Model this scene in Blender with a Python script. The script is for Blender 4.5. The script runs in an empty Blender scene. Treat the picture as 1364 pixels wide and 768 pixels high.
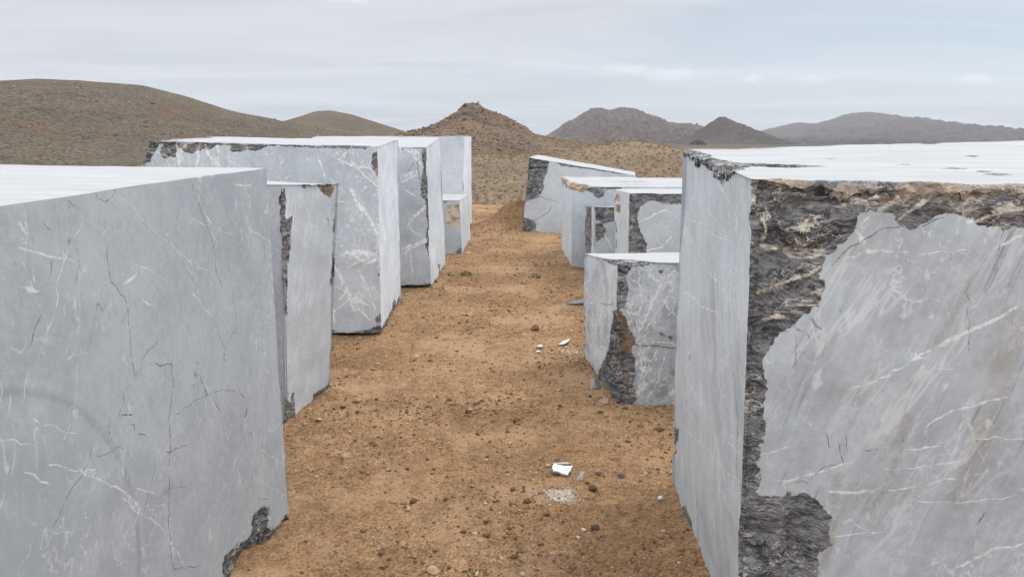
import bpy, math
import numpy as np
R = math.radians
scene = bpy.context.scene

# ---------------------------------------------------------------- camera
cam_d = bpy.data.cameras.new('camera'); cam = bpy.data.objects.new('camera', cam_d)
scene.collection.objects.link(cam); scene.camera = cam
CAM_Z, PITCH = 1.75, 12.1
cam.location = (0, 0, CAM_Z); cam.rotation_euler = (R(90 - PITCH), 0, 0)
cam_d.sensor_width = 36.0; cam_d.lens = 26.39; cam_d.clip_start = .05; cam_d.clip_end = 20000

# ---------------------------------------------------------------- exposure
scene.view_settings.view_transform = 'Standard'; scene.view_settings.look = 'None'
scene.view_settings.gamma = 1; scene.view_settings.use_curve_mapping = False
scene.view_settings.exposure = 0.30
scene.cycles.max_bounces = 5; scene.cycles.diffuse_bounces = 3; scene.cycles.glossy_bounces = 2

# ---------------------------------------------------------------- node helper
class NT:
    def __init__(s, tree): s.t = tree
    def n(s, kind, ins=None, **props):
        nd = s.t.nodes.new(kind)
        for k, v in props.items(): setattr(nd, k, v)
        for k, v in (ins or {}).items(): s.put(nd.inputs[k], v)
        return nd
    def put(s, sock, v):
        if hasattr(v, 'is_output'): s.t.links.new(v, sock)
        elif isinstance(v, bpy.types.Node): s.t.links.new(v.outputs[0], sock)
        else: sock.default_value = v
    def m(s, op, a, b=0.0, c=0.0):
        nd = s.n('ShaderNodeMath', operation=op); s.put(nd.inputs[0], a); s.put(nd.inputs[1], b); s.put(nd.inputs[2], c)
        return nd.outputs[0]
    def clampm(s, op, a, b=0.0):
        nd = s.n('ShaderNodeMath', operation=op); nd.use_clamp = True; s.put(nd.inputs[0], a); s.put(nd.inputs[1], b)
        return nd.outputs[0]
    def v(s, op, a, b=(0, 0, 0)):
        nd = s.n('ShaderNodeVectorMath', operation=op); s.put(nd.inputs[0], a)
        if op == 'SCALE': s.put(nd.inputs['Scale'], b)
        else: s.put(nd.inputs[1], b)
        return nd.outputs[1] if op in ('LENGTH', 'DISTANCE', 'DOT_PRODUCT') else nd.outputs[0]
    def step(s, x, lo, hi, a=0.0, b=1.0):
        nd = s.n('ShaderNodeMapRange', interpolation_type='SMOOTHSTEP')
        for i, q in enumerate((x, lo, hi, a, b)): s.put(nd.inputs[i], q)
        return nd.outputs[0]
    def noise(s, vec, scale, detail=3.0, rough=.5, dist=0.0, col=False):
        nd = s.n('ShaderNodeTexNoise', {'Vector': vec, 'Scale': scale, 'Detail': detail, 'Roughness': rough, 'Distortion': dist})
        return nd.outputs['Color' if col else 'Fac']
    def mix(s, f, a, b, blend='MIX'):
        nd = s.n('ShaderNodeMix', data_type='RGBA', blend_type=blend)
        s.put(nd.inputs[0], f); s.put(nd.inputs[6], rgb(a)); s.put(nd.inputs[7], rgb(b))
        return nd.outputs[2]
    def attr(s, name): return s.n('ShaderNodeAttribute', attribute_name=name).outputs['Fac']
    def mapv(s, vec, scale=(1, 1, 1), rot=(0, 0, 0), loc=(0, 0, 0)):
        return s.n('ShaderNodeMapping', {'Vector': vec, 'Scale': scale, 'Rotation': rot, 'Location': loc}).outputs[0]
    # rotate first, then stretch, so that streaks really slant
NT.mapr = lambda s, vec, scale, rot, loc=(0, 0, 0): s.mapv(s.mapv(vec, (1, 1, 1), rot), scale, (0, 0, 0), loc)
def rgb(c): return tuple(c) + (1.0,) if isinstance(c, (tuple, list)) and len(c) == 3 else c

# ---------------------------------------------------------------- sky and sun
SUN_EL, SUN_AZ = R(60), R(55)          # azimuth measured from +Y towards +X: the veiled sun stands beyond the rows
world = bpy.data.worlds.new('World'); scene.world = world; world.use_nodes = True
wt = world.node_tree; wt.nodes.clear(); w = NT(wt)
sky = w.n('ShaderNodeTexSky', sky_type='NISHITA', sun_disc=False, sun_elevation=SUN_EL, sun_rotation=SUN_AZ,
          air_density=1.0, dust_density=.6, ozone_density=1.0)
dirv = w.n('ShaderNodeTexCoord').outputs['Generated']
sep = w.n('ShaderNodeSeparateXYZ', {0: dirv}); dz = w.m('MAXIMUM', sep.outputs[2], 0.0)
inv = w.m('DIVIDE', 1.0, w.m('ADD', dz, .07))
plane = w.v('SCALE', w.n('ShaderNodeCombineXYZ', {0: sep.outputs[0], 1: sep.outputs[1]}).outputs[0], inv)
wisp = w.noise(w.mapv(plane, (.30, .60, 1), (0, 0, R(-14)), (3.1, 1.7, 0)), 1.0, 6, .58, .9)
veil = w.noise(w.mapv(plane, (.12, .25, 1), (0, 0, R(10)), (.4, 5.2, 0)), 1.0, 3, .5)
# thicker on the left, thinner veil on the right
side = w.step(sep.outputs[0], -.35, .65)
cover = w.m('ADD', w.m('MULTIPLY', wisp, .75), w.m('MULTIPLY', veil, .45))
cover = w.m('SUBTRACT', cover, w.m('MULTIPLY', side, .22))
cover = w.m('MAXIMUM', w.step(cover, .34, .60, .55, .99), w.m('MAXIMUM', w.step(dz, .10, .015, 0, .85), w.step(dz, .16, .28, 0, .93)))
# thin overcast; bright band above view added to light block sides, strongest sunward
fill_band = w.m('MULTIPLY', w.step(dz, .19, .36), w.step(dz, .86, .60, .42, 1.0))
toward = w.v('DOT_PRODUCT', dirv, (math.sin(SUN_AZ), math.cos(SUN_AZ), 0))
bright = w.m('ADD', .362, w.m('MULTIPLY', fill_band, w.m('ADD', 1.12, w.m('MULTIPLY', toward, .22))))
tone = w.m('ADD', .86, w.m('MULTIPLY', w.step(wisp, .33, .67), .18))
# a few small puffs of cumulus low over the hills
puffs = 0.0
pn = w.v('SCALE', w.v('SUBTRACT', w.noise(w.v('MULTIPLY', dirv, (1, 1, 1.8)), 26, 4, .6, 0, True), (.5, .5, .5)), 2.2)
for ax, el, sx, sz in ((-7.5, 9.9, 3.0, .75), (-11.8, 8.9, 2.2, .45), (11.8, 3.75, 2.3, .65), (8.8, 4.2, 1.7, .45), (17.0, 3.25, .8, .32), (21.0, 3.2, 1.9, .38), (30.5, 3.0, 1.4, .3)):
    c = (math.sin(R(ax)) * math.cos(R(el)), math.cos(R(ax)) * math.cos(R(el)), math.sin(R(el)))
    d = w.v('SUBTRACT', dirv, c)
    d = w.v('MULTIPLY', d, (1 / R(sx), 1 / R(sx), 1 / R(sz)))
    l = w.v('LENGTH', w.v('ADD', d, pn))
    puffs = w.m('MAXIMUM', puffs, w.step(l, 1.25, .35))
cl_col = w.mix(w.m('MULTIPLY', dz, 3.0), (.91, .985, 1.10), (.995, 1.0, 1.015))
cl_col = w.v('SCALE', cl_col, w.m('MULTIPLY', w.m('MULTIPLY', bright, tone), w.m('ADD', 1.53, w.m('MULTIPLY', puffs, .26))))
bg_sky = w.n('ShaderNodeBackground', {'Color': w.v('MULTIPLY', sky.outputs[0], (.80, .96, 1.14)), 'Strength': .082})
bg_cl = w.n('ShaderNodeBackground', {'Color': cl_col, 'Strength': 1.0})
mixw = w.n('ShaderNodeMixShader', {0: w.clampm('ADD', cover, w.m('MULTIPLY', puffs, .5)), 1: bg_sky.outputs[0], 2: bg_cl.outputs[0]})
w.n('ShaderNodeOutputWorld', {'Surface': mixw.outputs[0]})

sun_d = bpy.data.lights.new('sun', 'SUN'); sun_d.energy = .9; sun_d.angle = R(16); sun_d.color = (1, .95, .88)
sun = bpy.data.objects.new('sun', sun_d); scene.collection.objects.link(sun)
sun.rotation_euler = (R(90) - SUN_EL, 0, math.pi - SUN_AZ)  # shines from azimuth SUN_AZ
sun.location = (8, 17, 40)

# ---------------------------------------------------------------- numpy noise
def _h(i, j, k, s):
    with np.errstate(over='ignore'):
        n = (i.astype(np.uint32) * np.uint32(374761393) + j.astype(np.uint32) * np.uint32(668265263)
             + k.astype(np.uint32) * np.uint32(2246822519) + np.uint32(s * 3266489917 & 0xffffffff))
        n = (n ^ (n >> np.uint32(13))) * np.uint32(1274126177); n = (n ^ (n >> np.uint32(16))) * np.uint32(2654435761)
        n ^= n >> np.uint32(15)
    return n.astype(np.float64) / 4294967295.0 * 2 - 1
def vnoise(p, seed=0):
    f = np.floor(p); t = p - f; t = t * t * t * (t * (t * 6 - 15) + 10); i = f.astype(np.int64)
    r = 0
    for a in (0, 1):
        wa = t[:, 0] if a else 1 - t[:, 0]
        for b in (0, 1):
            wb = t[:, 1] if b else 1 - t[:, 1]
            for c in (0, 1):
                wc = t[:, 2] if c else 1 - t[:, 2]
                r = r + _h(i[:, 0] + a, i[:, 1] + b, i[:, 2] + c, seed) * wa * wb * wc
    return r
def fbm(p, oct=4, seed=0, gain=.5):
    r = 0; a = 1; tot = 0
    for o in range(oct):
        r = r + a * vnoise(p * 2.03 ** o + 17.3 * o, seed + o); tot += a; a *= gain
    return r / tot
def ridged(p, oct=4, seed=0):
    r = 0; a = 1; tot = 0
    for o in range(oct):
        r = r + a * (1 - np.abs(vnoise(p * 2.1 ** o + 9.1 * o, seed + o)) * 1.6); tot += a; a *= .5
    return r / tot
def sstep(x, a, b):
    t = np.clip((x - a) / (b - a), 0, 1); return t * t * (3 - 2 * t)

# ---------------------------------------------------------------- mesh helpers
def link(o): scene.collection.objects.link(o); return o
def mesh_np(name, verts, faces, mat=None, smooth=True, sharp=None, attrs=None, loc=(0, 0, 0), uv=None):
    me = bpy.data.meshes.new(name); verts = np.asarray(verts, np.float32); faces = np.asarray(faces, np.int32)
    k = faces.shape[1]; nf = len(faces)
    me.vertices.add(len(verts)); me.vertices.foreach_set('co', (verts - np.asarray(loc, np.float32)).ravel())
    me.loops.add(nf * k); me.loops.foreach_set('vertex_index', faces.ravel())
    me.polygons.add(nf); me.polygons.foreach_set('loop_start', np.arange(0, nf * k, k, dtype=np.int32))
    me.update(calc_edges=True)
    if smooth: me.polygons.foreach_set('use_smooth', np.ones(nf, bool))
    for an, av in (attrs or {}).items():
        av = np.asarray(av, np.float32)
        at = me.attributes.new(an, 'FLOAT', 'POINT'); at.data.foreach_set('value', av)
    if uv is not None:
        l = me.uv_layers.new(name='UVMap'); l.data.foreach_set('uv', np.asarray(uv, np.float32).ravel())
    if sharp: me.set_sharp_from_angle(angle=R(sharp))
    if mat: me.materials.append(mat)
    me.validate(); o = bpy.data.objects.new(name, me); o.location = loc
    return link(o)
def tag(o, label=None, category=None, group=None, kind=None):
    for k, v in (('label', label), ('category', category), ('group', group), ('kind', kind)):
        if v: o[k] = v
    return o
def new_mat(name):
    m = bpy.data.materials.new(name); m.use_nodes = True; m.node_tree.nodes.clear()
    return m, NT(m.node_tree)
def finish(t, col, rough=.8, normal=None, spec=.3):
    b = t.n('ShaderNodeBsdfPrincipled', {'Base Color': col, 'Roughness': rough, 'Specular IOR Level': spec})
    if normal is not None: t.put(b.inputs['Normal'], normal)
    t.n('ShaderNodeOutputMaterial', {'Surface': b.outputs[0]})

# ---------------------------------------------------------------- marble
def marble(name, seed, tone=1.0, veins=1.0, diag=None, diag_amt=.6, arcs=None, cracks=.5, streak=None, stain=0.0, mottle=.0, warm=0.0, rock=(.98, .99, 1.04), topdirt=.3, flank=.12, web=.3, lines=1.0, tans=((.24, .155, .085), (.55, .44, .31))):
    m, t = new_mat(name)
    # flanks painted lighter than the ends, standing in for the light they catch
    obj = t.n('ShaderNodeTexCoord').outputs['Object']; co = t.v('ADD', obj, (seed * 3.7, seed * 1.9, seed * 5.3))
    uv = t.n('ShaderNodeUVMap', uv_map='UVMap').outputs[0]
    big = t.noise(co, 1.1, 4, .55); mid = t.noise(co, 5.5, 5, .6); mot = t.noise(co, 34, 5, .7); grain = t.noise(co, 190, 2, .6)
    val = t.m('ADD', t.m('MULTIPLY', big, .40), t.m('ADD', t.m('MULTIPLY', mid, .30), t.m('MULTIPLY', mot, .30)))
    f = t.step(val, .38, .62)
    a = tuple(tone * c for c in (.352 + .020 * warm, .386, .420 - .016 * warm)); b = tuple(tone * c for c in (.455 + .020 * warm, .493, .529 - .016 * warm))
    col = t.mix(f, a, b)
    # sawn / drilled streaks
    if streak:
        ang, sc, amt = streak
        sv = t.noise(t.mapr(uv, (sc, sc * .045, 1), (0, 0, R(ang)), (seed, 0, 0)), 1.0, 5, .65, .3)
        sv2 = t.noise(t.mapr(uv, (sc * .22, sc * .02, 1), (0, 0, R(ang)), (seed + 5, 0, 0)), 1.0, 3, .6, .3)
        k = t.m('ADD', t.m('MULTIPLY', t.m('SUBTRACT', sv, .5), amt), t.m('MULTIPLY', t.m('SUBTRACT', sv2, .5), amt * 1.3))
        dstr = t.m('MULTIPLY', t.step(t.noise(t.mapr(uv, (sc * 1.2, sc * .05, 1), (0, 0, R(ang)), (seed + 9, 2, 0)), 1.0, 4, .7, .3), .56, .68), t.step(t.noise(co, 1.7, 3), .42, .60))
        col = t.v('SCALE', col, t.m('SUBTRACT', t.m('ADD', 1.0, k), t.m('MULTIPLY', dstr, amt)))
    if arcs:
        (cx, cy), amt = arcs
        d = t.v('SUBTRACT', uv, (cx, cy, 0)); d = t.v('MULTIPLY', d, (1, 1, 0))
        r_ = t.v('LENGTH', d)
        an = t.n('ShaderNodeTexNoise', {'W': t.m('MULTIPLY', r_, 70.0), 'Scale': 1.0, 'Detail': 3.0}, noise_dimensions='1D').outputs['Fac']
        an2 = t.n('ShaderNodeTexNoise', {'W': t.m('MULTIPLY', r_, 9.0), 'Scale': 1.0, 'Detail': 2.0}, noise_dimensions='1D').outputs['Fac']
        msk = t.step(t.noise(co, 1.6, 2), .38, .62)
        k = t.m('MULTIPLY', msk, t.m('ADD', t.m('MULTIPLY', t.m('SUBTRACT', an, .5), amt), t.m('MULTIPLY', t.m('SUBTRACT', an2, .5), amt * .9)))
        # one darker saw groove
        g = t.step(t.m('ABSOLUTE', t.m('SUBTRACT', r_, .581)), .016, .004, 0, .13)
        ang = t.step(t.v('DOT_PRODUCT', d, (.75, .66, 0)), -.30, .02)
        col = t.v('SCALE', col, t.m('SUBTRACT', t.m('ADD', 1.0, k), t.m('MULTIPLY', g, ang)))
    if stain > 0:
        sn = t.noise(t.mapr(uv, (5.2, .55, 1), (0, 0, R(20)), (seed + 2, 0, 0)), 1.0, 5, .6, .5)
        sm = t.m('MULTIPLY', t.step(sn, .56, .74), t.step(t.noise(uv, 1.2, 2), .42, .6))
        col = t.mix(t.m('MULTIPLY', sm, stain), col, (.21, .185, .15))
    if mottle > 0:
        dk = t.step(t.noise(co, 7, 6, .7), .47, .60)
        col = t.mix(t.m('MULTIPLY', dk, mottle), col, (.10, .105, .11))
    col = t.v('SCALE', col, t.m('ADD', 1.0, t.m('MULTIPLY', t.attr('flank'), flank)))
    # rusty brown runs
    sd_ = t.m('ADD', t.m('ABSOLUTE', t.attr('stain_side')), t.m('MULTIPLY', t.m('SUBTRACT', t.noise(t.mapr(uv, (30, 3, 1), (0, 0, R(18))), 1.0, 4, .65), .5), 1.6))
    run = t.m('MULTIPLY', t.step(sd_, 1.1, .15), t.step(t.attr('stain_near'), .95, .6))
    col = t.mix(t.m('MULTIPLY', run, .40), col, t.mix(t.noise(co, 9, 4), (.19, .17, .145), (.33, .30, .255)))
    # white veins
    warp = t.v('ADD', co, t.v('SCALE', t.v('SUBTRACT', t.noise(co, 2.2, 3, .5, 0, True), (.5, .5, .5)), .30))
    white = 0.0
    for sc, wd, st, lo, hi in ((1.7, .006, .50, .52, .64), (4.6, .011, .55, .52, .62), (11.0, .020, .46, .50, .62), (19.0, .03, .20, .50, .62)):
        l = t.step(t.m('ABSOLUTE', t.m('SUBTRACT', t.noise(t.mapv(warp, (1, 1, .5), (.35, .5, 0)), sc, 3, .58), .5)), wd, wd * .15)
        k = t.step(t.noise(t.v('ADD', co, (sc, 3, 7)), 1.9, 3), lo, hi)
        br = t.step(t.noise(co, 38, 4, .65), .42, .56)
        white = t.m('MAXIMUM', white, t.m('MULTIPLY', t.m('MULTIPLY', l, k), t.m('MULTIPLY', br, st * veins)))
    wc = t.mapv(warp, (1.3, 1.3, .75), (0, R(18), 0))
    for sc, wd, am in ((2.6, .024, .8), (7.5, .045, .6)):
        wl = t.step(t.m('ABSOLUTE', t.m('SUBTRACT', t.noise(wc, sc, 5, .66), .5)), wd, wd * .2)
        wk = t.m('MULTIPLY', t.step(t.noise(t.v('ADD', co, (9, sc, 2)), 2.1, 4, .6), .46, .62), t.step(t.noise(co, 24, 4, .7), .40, .60))
        white = t.m('MAXIMUM', white, t.m('MULTIPLY', t.m('MULTIPLY', wl, wk), am * web))
    cloudw = t.m('MULTIPLY', t.step(t.noise(co, 3.2, 5, .65), .54, .68), t.step(t.noise(co, 52, 4, .75), .44, .58, .15, 1))
    white = t.m('MAXIMUM', white, t.m('MULTIPLY', cloudw, .55 * web))
    fl = t.step(t.noise(t.mapv(co, (1, 1, .6)), 15, 5, .66), .63, .71)
    white = t.m('MAXIMUM', white, t.m('MULTIPLY', fl, .45 * veins))
    fl2 = t.step(t.noise(t.mapv(co, (1, 1, .45)), 42, 3, .6), .65, .73)
    white = t.m('MAXIMUM', white, t.m('MULTIPLY', fl2, .34 * veins))
    if diag is not None:
        for sc, st, q in ((2.6, .55, 0), (6.5, .38, 4)):
            dn = t.noise(t.mapr(uv, (sc, sc * .16, 1), (0, 0, R(diag)), (q + seed, q, 0)), 1.0, 5, .62, .25)
            l = t.step(t.m('ABSOLUTE', t.m('SUBTRACT', dn, .5)), .013, .003)
            k = t.step(t.noise(co, 3.1, 3), .40, .60)
            white = t.m('MAXIMUM', white, t.m('MULTIPLY', t.m('MULTIPLY', l, k), st * diag_amt))
    ev = t.m('MULTIPLY', t.step(t.m('ADD', t.m('ABSOLUTE', t.attr('vein_side')), t.m('MULTIPLY', t.m('SUBTRACT', t.noise(co, 42, 4, .7), .5), 5.0)), 1.5, .2), t.step(t.attr('vein_near'), 1.0, .75))
    ev = t.m('MULTIPLY', ev, t.step(t.noise(co, 17, 4, .7), .33, .56, .12, .95))
    white = t.clampm('MAXIMUM', white, t.m('MULTIPLY', ev, lines))
    col = t.mix(white, col, (.80, .805, .81))
    # dark hairline cracks and pits
    cw = t.mapv(warp, (1.6, 1.6, .55))
    hl = t.step(t.m('ABSOLUTE', t.m('SUBTRACT', t.noise(cw, 2.7, 3, .5), .5)), .0045, .0012)
    hk = t.m('MULTIPLY', t.step(t.noise(co, 2.3, 3), .53, .64), t.step(t.noise(co, 26, 2), .45, .56))
    dark = t.m('MULTIPLY', t.m('MULTIPLY', hl, hk), cracks)
    pit = t.step(t.noise(t.mapv(co, (1, 1, .35)), 38, 4, .6), .715, .745, 0, .55 * cracks)
    dark = t.m('MAXIMUM', dark, pit)
    ec = t.m('MULTIPLY', t.step(t.m('ADD', t.m('ABSOLUTE', t.attr('crack_side')), t.m('MULTIPLY', t.m('SUBTRACT', t.noise(co, 90, 3), .5), 1.2)), .85, .4), t.step(t.attr('crack_near'), 1.0, .75))
    ec = t.m('MULTIPLY', ec, t.step(t.noise(co, 55, 3), .38, .50, .12, .92))
    dark = t.clampm('MAXIMUM', dark, ec)
    col = t.mix(dark, col, (.055, .055, .06))
    # worn arrises
    col = t.mix(t.m('MULTIPLY', t.attr('wear'), t.step(t.noise(co, 24, 3), .40, .60, 0, .55)), col, (.56, .56, .56))
    # sawn top in its own streaked grey, without the veins
    tp = t.attr('top')
    ts = t.noise(t.mapr(uv, (1.6, 14, 1), (0, 0, R(4))), 1.0, 5, .65)
    tcol = t.mix(t.step(ts, .35, .7), (.345, .355, .370), (.405, .414, .426))
    tk = t.step(t.noise(t.mapr(uv, (5, 22, 1), (0, 0, R(8))), 1.0, 5, .6), .66, .72, 0, topdirt)
    tcol = t.mix(t.m('MULTIPLY', tk, t.step(t.noise(uv, 1.3, 2), .5, .62)), tcol, (.20, .20, .21))
    # broken natural rock
    cn = t.m('ADD', t.attr('chip'), t.m('MULTIPLY', t.m('SUBTRACT', t.noise(co, 45, 5, .72), .5), .022))
    chip = t.step(cn, -.0008, .0012)
    rwarp = t.mapv(t.v('ADD', co, t.v('SCALE', t.v('SUBTRACT', t.noise(co, 6, 3, .6, 0, True), (.5, .5, .5)), .10)), (1, 1, 2.1), (0, R(-14), 0))
    rn = t.noise(rwarp, 6, 6, .74); rn2 = t.noise(rwarp, 48, 3, .7)
    vf = t.n('ShaderNodeTexVoronoi', {'Vector': t.mapv(rwarp, (1, 1, 1.5), (.4, .3, .7)), 'Scale': 13.0}); vf2 = t.n('ShaderNodeTexVoronoi', {'Vector': t.mapv(rwarp, (1, 1, 1.6), (.2, .9, .3)), 'Scale': 42.0})
    vc = t.n('ShaderNodeSeparateColor', {0: vf.outputs['Color']}).outputs[0]; vc2 = t.n('ShaderNodeSeparateColor', {0: vf2.outputs['Color']}).outputs[0]
    rv = t.m('ADD', t.m('ADD', t.m('MULTIPLY', rn, .55), t.m('MULTIPLY', rn2, .25)), t.m('ADD', t.m('MULTIPLY', vc, .10), t.m('MULTIPLY', vc2, .10)))
    rc = t.mix(t.step(rv, .385, .615), tuple(.052 * c for c in rock), tuple(.235 * c for c in rock))
    rl = t.step(t.m('ABSOLUTE', t.m('SUBTRACT', t.noise(rwarp, 4.5, 5, .65), .5)), .012, .003)
    rl2 = t.step(t.m('ABSOLUTE', t.m('SUBTRACT', t.noise(t.v('ADD', rwarp, (4, 4, 4)), 15, 5, .65), .5)), .022, .004, 0, .4)
    rl = t.m('MULTIPLY', t.m('MAXIMUM', rl, rl2), t.step(t.noise(co, 4.2, 4), .36, .56, .12, .85))
    rc = t.mix(rl, rc, (.62, .60, .56))
    pale = t.step(t.noise(rwarp, 6.4, 7, .72), .585, .66, 0, .62)
    rc = t.mix(pale, rc, (.50, .495, .49))
    rc = t.mix(ev, rc, (.74, .69, .60))
    ta = t.attr('tan'); tn = t.clampm('ADD', t.m('MULTIPLY', ta, t.step(t.noise(rwarp, 5.0, 4, .6), .40, .55)), t.m('SUBTRACT', ta, 1.0))
    tn = t.clampm('MAXIMUM', tn, t.m('MULTIPLY', t.step(ta, .3, .7), t.step(t.noise(rwarp, 7, 4, .65), .50, .58, 0, .6)))
    rc = t.mix(tn, rc, t.mix(t.step(t.noise(co, 9, 5, .65), .38, .62), tans[0], tans[1]))
    rc = t.mix(t.m('MULTIPLY', t.step(ta, 1.2, 1.6), t.step(t.noise(rwarp, 9, 4, .6), .36, .56)), rc, (.66, .60, .50))
    # three surfaces on one block: sawn stone, plain grey top, broken rock
    hc = t.m('ADD', t.m('MULTIPLY', t.noise(co, 9, 3, .5), .0025), t.m('MULTIPLY', t.noise(co, 40, 3, .6), .0006))
    bp1 = t.n('ShaderNodeBump', {'Strength': .9, 'Distance': 1.0, 'Height': hc})
    s1 = t.n('ShaderNodeBsdfPrincipled', {'Base Color': col, 'Roughness': .55, 'Specular IOR Level': .28, 'Normal': bp1.outputs[0]})
    s2 = t.n('ShaderNodeBsdfPrincipled', {'Base Color': tcol, 'Roughness': .85, 'Specular IOR Level': .15})
    hb = t.m('ADD', t.m('MULTIPLY', t.noise(rwarp, 14, 6, .70), .034), t.m('ADD', t.m('MULTIPLY', vf.outputs['Distance'], .008), t.m('MULTIPLY', vf2.outputs['Distance'], .006)))
    bp3 = t.n('ShaderNodeBump', {'Strength': .9, 'Distance': 1.0, 'Height': hb})
    s3 = t.n('ShaderNodeBsdfPrincipled', {'Base Color': rc, 'Roughness': .85, 'Specular IOR Level': .2, 'Normal': bp3.outputs[0]})
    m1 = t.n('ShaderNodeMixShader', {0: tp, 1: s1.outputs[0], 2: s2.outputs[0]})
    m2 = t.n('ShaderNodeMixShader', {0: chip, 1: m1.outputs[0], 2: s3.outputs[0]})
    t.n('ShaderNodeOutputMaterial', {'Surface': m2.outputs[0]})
    return m

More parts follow.
